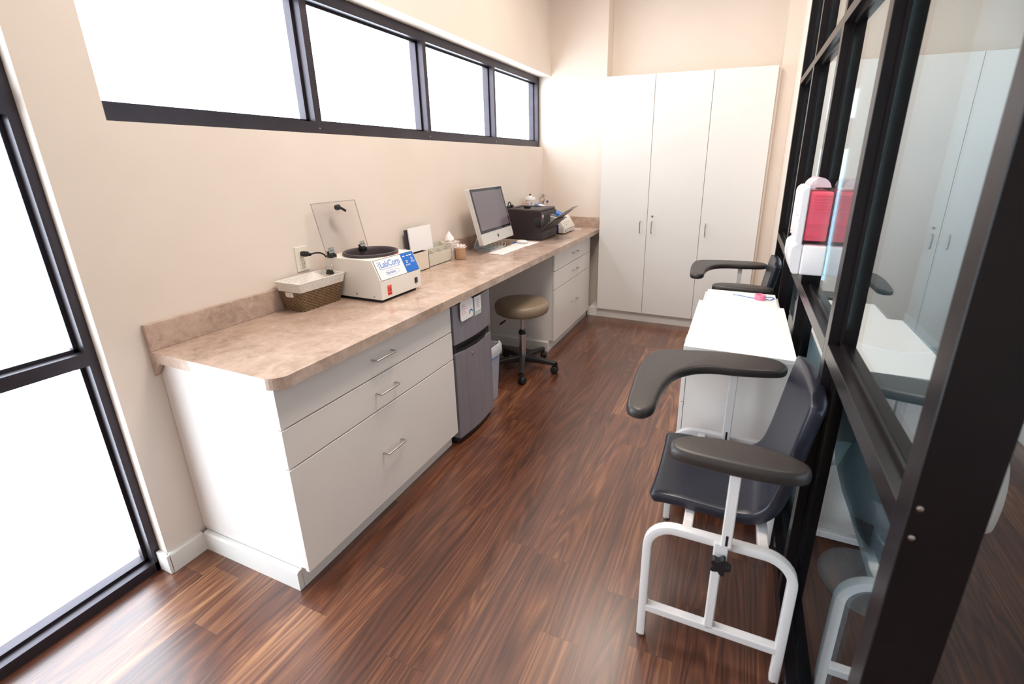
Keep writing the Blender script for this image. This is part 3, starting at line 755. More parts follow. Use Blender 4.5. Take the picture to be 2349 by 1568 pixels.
for s in (-1, 1):
    bm = BM(); tube(bm, [(.094, .775+s*.004, 1.060), (.096, .775+s*.010, 1.078), (.103, .775+s*.014, 1.086), (.110, .775+s*.010, 1.078), (.112, .775+s*.004, 1.060)], .0012, 6, 4); part('wire_arm', bm, M_steel, bc)

# --- outlet, plug and cord
ol = thing('wall_outlet', 'ivory double power outlet on the wall behind the basket', 'outlet', (0, .712, 1.06))
M_ivory = mat('ivory_plastic', RGB(236, 228, 212), .4)
bm = BM(); bx(bm, 0, .006, .676, .746, 1.062, 1.182, .002); part('plate', bm, M_ivory, ol)
for z in (1.148, 1.096):
    bm = BM(); bx(bm, .005, .0085, .694, .728, z-.018, z+.018, .003); s_ = part('socket', bm, M_ivory, ol)
    bm = BM(); bx(bm, .0085, .0088, .703, .705, z-.004, z+.008); bx(bm, .0085, .0088, .717, .719, z-.004, z+.008); lathe(bm, [(.0025, 0), (.0025, .0003), (0, .0003)], (.0085, .711, z-.011), 8, 'x'); part('slot', bm, M_black, s_)
# --- centrifuge
cf = thing('centrifuge', 'white bench centrifuge with its clear lid raised', 'centrifuge', (.23, .955, ZC))
bm = BM(); tube(bm, [(.058, .713, 1.147), (.066, .740, 1.150), (.066, .775, 1.142), (.058, .808, 1.115), (.050, .83, 1.05), (.05, .85, .96), (.085, .88, .94)], .004, 8, 6); pc = part('power_cord', bm, M_rubber, cf, 'black power cord', smooth=60)
bm = BM(); bx(bm, .009, .045, .699, .723, 1.136, 1.160, .005); lathe(bm, [(.010, 0), (.008, .02), (.005, .024)], (.040, .713, 1.147), 12, 'x'); part('plug', bm, M_rubber, pc, smooth=40)
M_cf = noisy('cream_enamel', RGB(236, 229, 221), RGB(233, 226, 217), 4, .35)
ya, yb = .803, 1.112; XF, XS = .392, .348; ZP, ZTc = 1.018, 1.118
bm = BM()
import_pts = [(.05, .926), (XF, .926), (XF, ZP), (XS, ZTc), (.05, ZTc)]
# body with a round well: side faces + ring top
n = 48; cb = (.205, .962); rb = .126
prism(bm, import_pts, 'y', ya, yb)
topf = [q for q in bm.faces if all(abs(v.co.z-ZTc) < 1e-6 for v in q.verts)][0]
corners = [(.05, ya), (XS, ya), (XS, yb), (.05, yb)]
tv = {(round(v.co.x, 4), round(v.co.y, 4)): v for v in topf.verts}; bmesh.ops.delete(bm, geom=[topf], context='FACES_ONLY')
ring = [bm.verts.new((cb[0]+rb*math.cos(2*PI*i/n), cb[1]+rb*math.sin(2*PI*i/n), ZTc)) for i in range(n)]
cvs = [tv[(round(x, 4), round(y, 4))] for x, y in corners]
angs = [225, 315, 45, 135]
def ci(a): return int(round((a % 360)/360*n)) % n
for k in range(4):
    i0 = ci(angs[k]); i1 = ci(angs[(k+1) % 4]); m_ = (i1-i0) % n
    for s in range(m_):
        a, b = ring[(i0+s) % n], ring[(i0+s+1) % n]
        if s < m_/2: bm.faces.new((cvs[k], b, a)) 
        else: bm.faces.new((cvs[(k+1) % 4], b, a))
    bm.faces.new((cvs[k], cvs[(k+1) % 4], ring[(i0+math.ceil(m_/2)) % n]))
part('housing', bm, M_cf, cf)
bm = BM(); lathe(bm, [(.126, .0), (.134, .001), (.138, .007), (.136, .014), (.130, .016), (.124, .012), (.120, .0), (.117, -.02), (.110, -.09), (.09, -.105), (0, -.105)], (cb[0], cb[1], ZTc), 48); part('bowl_gasket', bm, mat('grey_rubber_rim', RGB(70, 60, 62), .5), cf, smooth=50)
bm = BM(); lathe(bm, [(0, -.06), (.02, -.06), (.03, -.075), (.085, -.078), (.09, -.09), (0, -.095)], (cb[0], cb[1], ZTc), 32); part('rotor', bm, mat('dark_rotor', (.03, .03, .035, 1), .4), cf, smooth=40)
bm = BM(); bx(bm, .11, .375, ya+.012, yb-.03, ZC, .926); part('rubber_base', bm, M_rubber, cf)
# label panel on the slanted face
sl = Vector((XF-XS, 0, ZP-ZTc)).normalized()        # down the slope
pn = Vector((-sl.z, 0, sl.x)).normalized()
if pn.x < 0: pn = -pn
SL = math.hypot(XF-XS, ZP-ZTc)
def onp(yv, d, off=0): p = Vector((XS, yv, ZTc))+sl*d+pn*off; return p
def quad(b, y0_, y1_, d0, d1, o0, o1):
    c = []
    for o_ in (o0, o1):
        for (yy, dd) in ((y0_, d0), (y1_, d0), (y1_, d1), (y0_, d1)): c.append(b.verts.new(onp(yy, dd, o_)))
    for q in ((0, 1, 2, 3), (7, 6, 5, 4), (0, 4, 5, 1), (1, 5, 6, 2), (2, 6, 7, 3), (3, 7, 4, 0)): b.faces.new([c[i] for i in q])
M_lblue = mat('panel_blue', RGB(30, 110, 205), .35); M_lwhite = mat('panel_white', RGB(242, 242, 244), .35); M_logo = mat('logo_blue', RGB(132, 160, 222), .5); M_lblk = mat('panel_edge', RGB(50, 50, 60), .5)
bm = BM(); quad(bm, ya+.008, yb-.004, .002, SL-.002, .0002, .0010); pl_ = part('panel_border', bm, M_lblk, cf)
bm = BM(); quad(bm, ya+.010, yb-.106, .004, SL-.004, .0010, .0016); lw_ = part('logo_panel', bm, M_lwhite, cf)
bm = BM(); quad(bm, yb-.106, yb-.006, .004, SL-.004, .0010, .0016); lb_ = part('control_panel', bm, M_lblue, cf)
def pm(yv, d): return frame_m(onp(yv, d, .0018), (0, 1, 0), tuple(-sl))
text('brand_lettering', 'LabCorp', .045, pm(ya+.040, .046), M_logo, lw_, sx=.90, bold=.0009)
text('maker_lettering', 'horizon', .021, pm(ya+.062, .084), mat('maker_blue', RGB(60, 90, 190), .5), lw_)
bm = BM(); 
el = [onp(ya+.105+.052*math.cos(a), .079+.013*math.sin(a), .0018) for a in [(-2.6+5.2*i/30) for i in range(31)]]
sweep(bm, el, circ(.0006, 5), up=tuple(pn)); part('swoosh', bm, M_logo, lw_)
bm = BM(); quad(bm, ya+.045, ya+.17, .054, .056, .0016, .0018)
for k in range(6):
    quad(bm, ya+.026+(.006 if k % 2 else 0), ya+.034+(.006 if k % 2 else 0), .014+k*.007, .019+k*.007, .0016, .0018)
part('logo_mark', bm, M_logo, lw_)
text('start_lettering', 'START', .0125, pm(yb-.093, .072), M_lwhite, lb_); text('stop_lettering', 'STOP', .0125, pm(yb-.045, .060), M_lwhite, lb_)
bm = BM()
for yy, dd in ((yb-.075, .050), (yb-.030, .040)):
    c_ = onp(yy, dd, .0016); lathe(bm, [(.0075, 0), (.0075, .0006), (0, .0006)], (0, 0, 0), 14, 'z', None)
    vs_ = bm.verts[:] if False else None
bm.free(); bm = BM()
for yy, dd in ((yb-.075, .050), (yb-.030, .040)):
    quad(bm, yy-.006, yy+.006, dd-.007, dd+.007, .0016, .0019)
for k, yy in enumerate((yb-.092, yb-.062, yb-.042)): quad(bm, yy, yy+.015+.006*(k == 2), .017, .022, .0016, .0019)
part('button_mark', bm, M_lwhite, lb_)
bm = BM()
for yy, dd in ((yb-.075, .050), (yb-.030, .040)): quad(bm, yy-.0025, yy+.0025, dd-.004, dd+.004, .0019, .0022)
part('indicator', bm, M_black, lb_)
bm = BM(); bx(bm, XF, XF+.001, .845, .876, .940, .990); bs = part('biohazard_sticker', bm, mat('biohazard_red', RGB(238, 90, 80), .5), cf)
bm = BM()
for k in range(3):
    a = PI/2+k*2*PI/3
    el = [Vector((XF+.0014, .8605+.0052*math.cos(a)+.0048*math.cos(a+q), .970+.0052*math.sin(a)+.0048*math.sin(a+q))) for q in [(-2.6+5.2*i/12) for i in range(13)]]
    sweep(bm, el, circ(.0009, 5), up=(1, 0, 0))
bx(bm, XF+.001, XF+.0014, .850, .871, .9445, .950); part('biohazard_symbol', bm, mat('symbol_dark', RGB(120, 30, 40), .5), bs)
bm = BM(); bx(bm, XF, XF+.004, 1.058, 1.080, .953, .982, .001, seg=1); sw = part('power_switch', bm, M_black, cf)
bm = BM(); bx(bm, XF+.004, XF+.0065, 1.061, 1.077, .957, .978, .001, seg=1); part('rocker', bm, mat('switch_grey', RGB(60, 60, 62), .4), sw)
bm = BM()
for xx in (.235, .345): lathe(bm, [(.0045, 0), (.0045, .002), (0, .003)], (xx, ya, .944 if xx < .3 else .940), 10, 'y', Matrix.Rotation(PI, 4, 'X'))
part('screw', bm, M_steel, cf)
bm = BM(); quad2 = [(.325, 1.045), (.345, 1.035), (.345, 1.00), (.328, 1.01)]; prism(bm, [(.320, .90), (.335, .92), (.337, 1.02), (.325, 1.03), (.331, .96)], 'z', ZTc+.0002, ZTc+.0010); part('warning_strip', bm, mat('warning_red', RGB(225, 60, 70), .5), cf)
# lid
th_ = math.atan2(.055, .245)
LM = frame_m((.098, .775, ZTc+.016), (0, 1, 0), (-math.sin(th_), 0, math.cos(th_)))
bm = BM(); bx(bm, 0, .284, 0, .252, -.003, .003, .001, LM, 1); ld = part('lid', bm, M_acryl, cf, 'clear acrylic lid')
bm = BM(); lathe(bm, [(.014, 0), (.014, .018), (.008, .021), (0, .021)], (0, 0, 0), 16, 'z', LM @ Matrix.Translation((.145, .222, .003)) ); bx(bm, -.004, .030, -.006, .006, .016, .026, .003, LM @ Matrix.Translation((.158, .215, 0)) @ Matrix.Rotation(-.6, 4, 'Z'))
part('latch_knob', bm, M_black, ld, smooth=40)
bm = BM()
for a, b in (((0, .0), (0, .252)), ((0, .252), (.284, .252)), ((.284, .252), (.284, 0))): tube(bm, [LM @ Vector((a[0], a[1], 0)), LM @ Vector((b[0], b[1], 0))], .0022, 6)
part('lid_edge', bm, mat('acrylic_edge', RGB(150, 135, 140), .3, Alpha=.4), ld)
for yo in (.010, .222):
    bm = BM(); bx(bm, 0, .036, -.002, .018, -.006, .008, .002, LM @ Matrix.Translation((yo, 0, 0))); bx(bm, .086, .114, .775+yo, .775+yo+.038, ZTc, ZTc+.018, .002)
    h_ = part('hinge', bm, M_black, cf, smooth=40)
    bm = BM(); bx(bm, .002, .036, .004, .034, .0085, .011, .001, LM @ Matrix.Translation((yo, 0, 0)), 1); lathe(bm, [(.004, 0), (.004, .003), (0, .004)], (0, 0, 0), 8, 'z', LM @ Matrix.Translation((yo+.012, .020, .011))); lathe(bm, [(.004, 0), (.004, .003), (0, .004)], (0, 0, 0), 8, 'z', LM @ Matrix.Translation((yo+.028, .020, .011)))
    part('hinge_plate', bm, M_steel, h_)

# --- organisers behind the centrifuge
M_cream = mat('cream_board', RGB(226, 212, 196), .6); M_cream2 = mat('pale_grey_board', RGB(214, 206, 192), .6)
og = thing('paper_bin', 'open pinkish cream letter box with dark inside behind the centrifuge', 'box', (.1, 1.40, ZC))
bm = BM(); wl = .005; x0, x1, y0, y1, z1 = .080, .134, 1.25, 1.545, 1.028
bx(bm, x0, x1, y0, y1, ZC, ZC+wl); bx(bm, x0, x0+wl, y0, y1, ZC, z1); bx(bm, x1-wl, x1, y0, y1, ZC, z1); bx(bm, x0, x1, y0, y0+wl, ZC, z1); bx(bm, x0, x1, y1-wl, y1, ZC, z1)
part('box_shell', bm, M_cream, og)
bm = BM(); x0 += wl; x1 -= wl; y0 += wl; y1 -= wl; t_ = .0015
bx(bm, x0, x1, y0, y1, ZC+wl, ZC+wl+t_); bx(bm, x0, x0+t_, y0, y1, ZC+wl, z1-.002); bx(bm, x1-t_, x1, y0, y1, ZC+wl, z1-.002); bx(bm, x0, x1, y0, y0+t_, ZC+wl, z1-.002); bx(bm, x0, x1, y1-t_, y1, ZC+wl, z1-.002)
part('dark_inner_faces', bm, mat('dark_inner_faces', (.02, .015, .018, 1), .7), og)  # thin near-black sheets cover the inside faces of the box
dk = thing('desk_organiser', 'cream stepped desk organiser with open compartments', 'organiser', (.08, 1.64, ZC))
bm = BM(); t_ = .004
bx(bm, .022, .074, 1.45, 1.82, ZC, ZC+t_); bx(bm, .074, .118, 1.55, 1.82, ZC, ZC+t_)
bx(bm, .022, .026, 1.45, 1.82, ZC, 1.045); bx(bm, .114, .118, 1.55, 1.82, ZC, .992)
prism(bm, [(.026, ZC), (.074, ZC), (.074, 1.020), (.026, 1.045)], 'y', 1.45, 1.454)
prism(bm, [(.026, ZC), (.114, ZC), (.114, .992), (.074, 1.020), (.026, 1.045)], 'y', 1.816, 1.82)
prism(bm, [(.074, ZC), (.114, ZC), (.114, .992), (.074, 1.015)], 'y', 1.55, 1.554)
part('tray', bm, M_cream2, dk)
bm = BM(); bx(bm, .070, .074, 1.454, 1.816, ZC, 1.018); part('divider', bm, M_cream2, dk)
for yy in (1.64, 1.73):
    bm = BM(); prism(bm, [(.074, ZC), (.114, ZC), (.114, .990), (.074, 1.012)], 'y', yy, yy+.003); part('divider', bm, M_cream2, dk)
bm = BM(); MP = frame_m((.058, 1.462, ZC+.006), (0, 1, 0), (-.08, 0, 1)); bx(bm, .012, .245, 0, .255, -.004, .004, .0, MP); nb = solo('note_pad', bm, M_paper, 'white note pad standing in the back slot of the organiser', 'paper', (.058, 1.57, ZC))
MP2 = frame_m((.045, 1.456, ZC+.006), (0, 1, 0), (-.08, 0, 1)); bm = BM(); bx(bm, .0, .23, 0, .246, -.005, .004, .001, MP2, 1)
solo('dark_notebook', bm, mat('dark_cover', RGB(58, 52, 64), .5), 'dark covered notebook behind the white pad in the organiser', 'book', (.045, 1.56, ZC))
bm = BM()
for k in range(3): bx(bm, .078, .110, 1.650+.012*k, 1.722-.006*k, ZC+.004+.010*k, ZC+.014+.010*k, .001, Matrix.Identity(4), 1)
solo('card_stack', bm, M_paper, 'small stack of white cards in the organiser middle compartment', 'cards', (.1, 1.65, ZC))

# --- tissue box
tb = thing('tissue_box', 'square patterned tissue box behind the small plant', 'tissue box', (.085, 1.865, ZC))
def tissue_mat():
    m = mat('patterned_card', RGB(225, 215, 205), .6); b = m.node_tree.nodes['Principled BSDF']; v = mapping(m)
    vn = N(m, 'ShaderNodeTexVoronoi'); vn.inputs['Scale'].default_value = 150; L(m, v, vn.inputs['Vector'])
    L(m, ramp(m, vn.outputs['Distance'], [(.25, RGB(130, 100, 92)), (.42, RGB(228, 218, 208))]), b.inputs['Base Color']); return m
bm = BM(); bx(bm, .022, .122, 1.826, 1.930, ZC, 1.030, .001, seg=1); part('carton', bm, tissue_mat(), tb)
bm = BM(); lathe(bm, [(0, 0), (.03, 0), (.03, .0006), (0, .0006)], (.072, 1.878, 1.030), 20); part('opening', bm, M_gap, tb)
bm = BM(); n = 16; rings = []
for k, (rad, z) in enumerate(((.024, 1.028), (.030, 1.042), (.024, 1.062), (.012, 1.084), (.002, 1.102))):
    rings.append([bm.verts.new((.072+rad*math.cos(2*PI*i/n)*(1+.25*math.sin(3*i+k)), 1.878+1.15*rad*math.sin(2*PI*i/n)*(1+.25*math.cos(5*i+k)), z+.004*math.sin(i*2.1)*(k > 0)*(k < 4))) for i in range(n)])
for A, B in zip(rings, rings[1:]):
    for i in range(n): bm.faces.new((A[i], A[(i+1) % n], B[(i+1) % n], B[i]))
bm.faces.new(rings[-1]); part('tissue', bm, M_paper, tb, smooth=30)

# --- small plant
pt = thing('potted_flower', 'small tan cup holding a white petalled artificial succulent', 'plant', (.158, 1.872, ZC))
bm = BM(); px_, py_ = .163, 1.872
lathe(bm, [(0, 0), (.030, 0), (.035, .003), (.036, .02), (.036, .074), (.034, .082), (.031, .082), (.030, .070), (0, .070)], (px_, py_, ZC), 28); part('cup', bm, noisy('tan_clay', RGB(186, 146, 112), RGB(178, 138, 104), 40, .5), pt, smooth=50)
M_petal = mat('white_petals', RGB(250, 240, 236), .5)
for ringn, (cnt, tilt, ln) in enumerate(((9, .25, .044), (8, .6, .042), (6, 1.0, .034), (4, 1.35, .024))):
    for k in range(cnt):
        a = 2*PI*k/cnt+ringn*.4; d = Vector((math.cos(a)*math.cos(tilt), math.sin(a)*math.cos(tilt), math.sin(tilt)))
        b0 = Vector((px_, py_, ZC+.073))+Vector((math.cos(a), math.sin(a), 0))*.006
        bm = BM()
        def psec(i, n_, L_=ln):
            t = i/(n_-1); w_ = .0085*math.sin(PI*min(.97, .18+.80*t))**.7; return [(w_*math.cos(q), w_*.45*math.sin(q)) for q in [2*PI*j/8 for j in range(8)]]
        sweep(bm, [b0+d*ln*j/6+Vector((0, 0, .006*(j/6)**2)) for j in range(7)], psec); part('petal', bm, M_petal, pt, smooth=60)

# --- all-in-one computer
TL = .25; AY = -.045
BC = Vector((.250, 2.30, .985)); nrm = Vector((math.cos(AY), -math.sin(AY), 0)); wdv = Vector((math.sin(AY), math.cos(AY), 0))
upv = Vector((0, 0, 1))*math.cos(TL)-nrm*math.sin(TL)
MM = frame_m(BC, wdv, upv)      # local x: along width, y: up, z: out of the screen
# frame_m gives z = x cross y ; make sure it faces the room
if (MM.to_3x3() @ Vector((0, 0, 1))).dot(nrm) < 0: MM = MM @ Matrix.Diagonal((-1, 1, -1, 1))
mc = thing('computer', 'silver all-in-one computer with a black-bordered screen', 'computer', (.15, 2.30, ZC))
M_alu = mat('silver_aluminium', RGB(214, 211, 208), .38, .25); M_scr = mat('screen_glass', RGB(108, 98, 107), .13, spec=.7); M_bez = mat('black_glass_bezel', RGB(26, 22, 30), .1, spec=.6)
MW_, MH = .545, .413
bm = BM(); prism(bm, [(p[0], p[1]+MH/2) for p in rrect(MW_, MH, .012, 4)], 'z', -.034, 0, MM); part('case', bm, M_alu, mc, smooth=35)
bm = BM(); bx(bm, -.2645, .2645, .083, MH-.006, .0, .0022, .0, MM); bz = part('bezel', bm, M_bez, mc)
bm = BM(); bx(bm, -.245, .245, .103, MH-.026, .0022, .0028, 0, MM); part('screen', bm, M_scr, bz)
ap = []
for i in range(40):
    a = 2*PI*i/40; rx = .0125*(1+.10*math.cos(2*a)*0); x_ = rx*math.cos(a); y_ = .0135*math.sin(a)
    if math.sin(a) > .8: y_ -= .002*(1-abs(math.cos(a))/.6)
    if math.sin(a) < -.8: y_ += .002*(1-abs(math.cos(a))/.6)
    if math.cos(a) > .8: x_ -= .005*(1-abs(math.sin(a))/.6)
    ap.append((x_, y_+.040))
bm = BM(); prism(bm, ap, 'z', 0, .0008, MM); prism(bm, [(.000, .056), (.001, .061), (.005, .065), (.006, .062), (.004, .058)], 'z', 0, .0008, MM); part('logo', bm, M_black, mc)
# stand: L-shaped bent sheet
bm = BM()
back = BC+upv*.155-nrm*.046
rear = BC-nrm*.185; rear.z = ZC+.004
front = BC-nrm*.01; front.z = ZC+.004
pth = bend([back, Vector((rear.x, rear.y, ZC+.004)), front], .045, 8)
sweep(bm, pth, [(-.10, -.004), (.10, -.004), (.10, .004), (-.10, .004)], up=(0, 0, 1) if False else tuple(wdv.cross(Vector((0, 0, 1)))*-1+Vector((0, 0, .3))))
part('stand', bm, mat('stand_aluminium', RGB(196, 199, 206), .35, .3), mc, smooth=40)
# cables under the monitor
cbz = thing('computer_cables', 'coiled white cables hanging behind the computer foot', 'cables', (.17, 2.33, ZC))
for k in range(4):
    bm = BM(); yo = 2.20+.055*k; tube(bm, [(.13, yo, .985), (.15, yo+.02, .94), (.19+.01*k, yo+.05, .922-.002*k), (.22, yo+.09, .935), (.19, yo+.12, .955), (.14, yo+.10, .975)], .0025, 6, 6)
    part('cable', bm, M_white, cbz, smooth=60)
# sticky notes on the foot
bm = BM(); bx(bm, .168, .200, 2.232, 2.30, ZC+.0095, ZC+.0105); bx(bm, .16, .20, 2.31, 2.365, ZC+.0095, ZC+.0102)
solo('sticky_notes', bm, mat('mint_paper', RGB(150, 205, 195), .7), 'mint green sticky notes lying on the computer foot', 'notes', (.18, 2.29, ZC+.009))
# keyboard / paper sheets in front
kb = thing('keyboard', 'slim white keyboard lying in front of the computer', 'keyboard', (.32, 2.33, ZC))
MK = frame_m((.252, 2.113, ZC), (.012, 1, 0), (-1, .012, 0)) if False else Matrix.Translation((.255, 2.105, ZC)) @ Matrix.Rotation(-.02, 4, 'Z')
bm = BM(); bx(bm, 0, .125, 0, .40, .0, .008, .003, MK); part('key_tray', bm, M_white, kb)
M_key = mat('white_keys', RGB(246, 245, 243), .5)
bm = BM()
for i in range(6):
    for j in range(18):
        if i == 5 and 4 <= j <= 8: continue
        bx(bm, .006+.0192*i, .0225+.0192*i, .008+.0215*j, .0265+.0215*j, .008, .0098, 0, MK)
bx(bm, .102, .1185, .094, .199, .008, .0098, 0, MK)
k_ = part('keys', bm, M_key, kb); k_['kind'] = 'stuff'
bm = BM(); bx(bm, .0, .155, 0, .215, 0, .0012, 0, Matrix.Translation((.235, 2.525, ZC)) @ Matrix.Rotation(-.05, 4, 'Z')); pp = solo('paper_sheet', bm, M_paper, 'white printed sheet lying between keyboard and printer', 'paper', (.31, 2.63, ZC))
bm = BM()
for k in range(4): bx(bm, .03+.02*k, .034+.02*k, .03, .12+.02*(k % 2), .0012, .0014, 0, Matrix.Translation((.235, 2.525, ZC)) @ Matrix.Rotation(-.05, 4, 'Z'))
part('printing', bm, M_greyp, pp)
bm = BM(); bx(bm, 0, .055, 0, .14, 0, .0010, 0, Matrix.Translation((.196, 2.60, ZC)) @ Matrix.Rotation(-.08, 4, 'Z')); solo('blue_leaflet', bm, mat('blue_card', RGB(40, 110, 180), .5), 'blue leaflet lying under the mouse beside the sheet', 'paper', (.21, 2.66, ZC))
ms = thing('mouse', 'low white computer mouse on the paper by the printer', 'mouse', (.29, 2.63, ZC+.0012))
bm = BM(); n = 20; MMs = Matrix.Translation((.285, 2.635, ZC+.0014)) @ Matrix.Rotation(.1, 4, 'Z') @ Matrix.Diagonal((.055, .031, 1, 1))
prof = [(0, .0), (.93, 0), (1, .004), (.97, .010), (.85, .018), (.6, .024), (.3, .0265), (0, .027)]; lathe(bm, prof, (0, 0, 0), n, 'z', MMs)
part('mouse_shell', bm, M_white, ms, smooth=70)
bm = BM(); lathe(bm, [(1.0, .003), (1.005, .005), (1.0, .007)], (0, 0, 0), n, 'z', MMs); part('seam', bm, M_greyp, ms)

# --- printer
pr = thing('laser_printer', 'black desktop laser printer with its front tray folded open', 'printer', (.22, 2.96, ZC))
M_pr = noisy('charcoal_printer_plastic', RGB(42, 34, 38), RGB(45, 37, 41), 50, .42); M_prt = mat('printer_top', RGB(72, 64, 64), .5); M_prf = mat('printer_front', RGB(66, 58, 60), .45)
x0, x1, y0, y1 = .040, .395, 2.790, 3.150
bm = BM(); prism(bm, [(x0, ZC+.006), (x1, ZC+.006), (x1, .995), (x1-.06, 1.03), (x1-.06, 1.10), (x1, 1.115), (x1, 1.150), (x1-.02, 1.158), (x0, 1.166)], 'y', y0, y1); part('body', bm, M_pr, pr)
bm = BM(); bx(bm, x0+.02, x1-.03, y0+.02, y1-.02, ZC, ZC+.008); part('feet', bm, M_black, pr)
bm = BM()
prism(bm, [(x0, y0), (x1-.11, y0), (x1, y0), (x1, y1), (x0, y1)], 'z', 1.160, 1.161)
bm.free(); bm = BM()
# top cover as a frame around the output well
for a0, a1, b0, b1 in ((x0, x0+.05, y0, y1), (x1-.11, x1-.012, y0, y1), (x0+.05, x1-.11, y0, y0+.04), (x0+.05, x1-.11, y1-.04, y1)): bx(bm, a0, a1, b0, b1, 1.158, 1.176, .003)
tp = part('top_cover', bm, M_prt, pr, smooth=30)
bm = BM(); bx(bm, x0+.052, x1-.112, y0+.042, y1-.042, 1.160, 1.1685, 0); part('output_well', bm, M_black, pr)
bm = BM(); bx(bm, x0+.12, x0+.17, y0+.15, y0+.21, 1.168, 1.192, .008); part('output_stop', bm, M_black, pr, smooth=40)
bm = BM(); bx(bm, x1-.09, x1-.03, y0+.05, y0+.13, 1.176, 1.178, .001, Matrix.Identity(4), 1); part('button_bar', bm, M_prf, pr)
bm = BM(); bx(bm, x1-.002, x1+.008, y0+.004, y1-.004, ZC+.008, .988, .004); pf = part('paper_drawer', bm, M_prf, pr, smooth=30)
bm = BM(); bx(bm, x1+.008, x1+.010, y0+.13, y0+.23, ZC+.040, ZC+.052, .001, Matrix.Identity(4), 1); part('drawer_grip', bm, M_black, pf)
bm = BM(); bx(bm, x1-.004, x1+.003, y0+.004, y0+.06, 1.02, 1.15, .003); cp_ = part('front_panel', bm, M_prf, pr)
bm = BM(); bx(bm, x1+.003, x1+.004, y0+.022, y0+.046, 1.108, 1.132); part('label', bm, mat('pink_label', RGB(236, 190, 200), .5), cp_)
# open tray (front cover hinged at its foot) and paper support
def slab(b, p0, p1, ya_, yb_, th, bev=.002):
    p0, p1 = Vector((p0[0], 0, p0[1])), Vector((p1[0], 0, p1[1])); d = (p1-p0); ln = d.length; d.normalize()
    Mx = frame_m((p0.x, ya_, p0.z), tuple(d), (0, 1, 0)); bx(b, 0, ln, 0, yb_-ya_, 0, th, bev, Mx)
bm = BM(); slab(bm, (x1+.004, .995), (.505, 1.085), y0+.02, y1-.03, .010); tr = part('open_tray', bm, M_prf, pr, 'folded-open front tray')
for (a, b) in (((.43, 1.035), (.53, 1.135)),):
    bm = BM()
    for yy in (y0+.05, y0+.11, y0+.17, y0+.23): slab(bm, a, (.60, 1.165), yy, yy+.012, .006)
    slab(bm, (.52, 1.115), (.53, 1.122), y0+.05, y0+.242, .006); slab(bm, (.59, 1.158), (.605, 1.168), y0+.05, y0+.242, .006)
    part('paper_support', bm, M_black, tr)
bm = BM(); tube(bm, [(x1+.010, y0+.012, ZC+.03), (x1+.012, y0+.014, .99), (.47, y0+.014, 1.06), (.50, y0+.014, 1.083)], .004, 8, 3); part('tray_arm', bm, M_black, tr)
bm = BM(); slab(bm, (.445, 1.058), (.655, 1.205), y0+.04, y0+.25, .0012, 0); solo('loaded_paper', bm, M_paper, 'white sheet sticking up out of the printer front tray', 'paper', (.55, 2.93, 1.12))
# black cable lump on the printer
bm = BM(); tube(bm, [(.05, 2.81, 1.182), (.065, 2.85, 1.186), (.06, 2.89, 1.205), (.055, 2.87, 1.225), (.06, 2.84, 1.215), (.065, 2.83, 1.19), (.055, 2.90, 1.182)], .005, 8, 6); bx(bm, .045, .075, 2.80, 2.84, 1.1765, 1.195, .006); bx(bm, .045, .075, 2.885, 2.92, 1.1765, 1.20, .006)
solo('power_adapter', bm, M_rubber, 'black coiled adapter cable on top of the printer', 'cable', (.06, 2.86, 1.177), smooth=50)

# --- wipe tub behind the printer
jr = thing('wipes_tub', 'clear labelled tub with a white lid behind the printer', 'tub', (.078, 3.27, ZC))
bm = BM(); jc = (.078, 3.27); lathe(bm, [(0, 0), (.046, 0), (.048, .004), (.048, .30), (.046, .305), (0, .305)], (jc[0], jc[1], ZC), 32); part('tub_body', bm, mat('pale_tub', RGB(214, 200, 186), .35), jr, smooth=40)
bm = BM(); lathe(bm, [(0, .305), (.050, .305), (.050, .326), (.046, .332), (.02, .334), (.014, .345), (0, .346)], (jc[0], jc[1], ZC), 32); part('lid', bm, M_white, jr, smooth=40)
bm = BM(); lathe(bm, [(0, .346), (.009, .346), (.009, .358), (.005, .362), (0, .362)], (jc[0], jc[1], ZC), 14); part('spout_cap', bm, M_black, jr, smooth=40)
def arcband(b, r_, a0, a1, z0, z1, n_=12):
    prev = None
    for i in range(n_+1):
        a = a0+(a1-a0)*i/n_; q = [b.verts.new((jc[0]+r_*math.cos(a), jc[1]+r_*math.sin(a), z)) for z in (z0, z1)]
        if prev: b.faces.new((prev[0], q[0], q[1], prev[1]))
        prev = q
for nm, mm_, a0, a1, z0, z1, rr in (('label', M_paper, -2.6, -.9, ZC+.235, ZC+.285, .0486), ('label', mat('red_white_print', RGB(226, 150, 145), .6), -2.5, -1.3, ZC+.265, ZC+.278, .0490), ('label', mat('blue_stripe_print', RGB(150, 175, 225), .6), -1.1, -.75, ZC+.235, ZC+.29, .0488)):
    bm = BM(); arcband(bm, rr, a0, a1, z0, z1); part(nm, bm, mm_, jr)
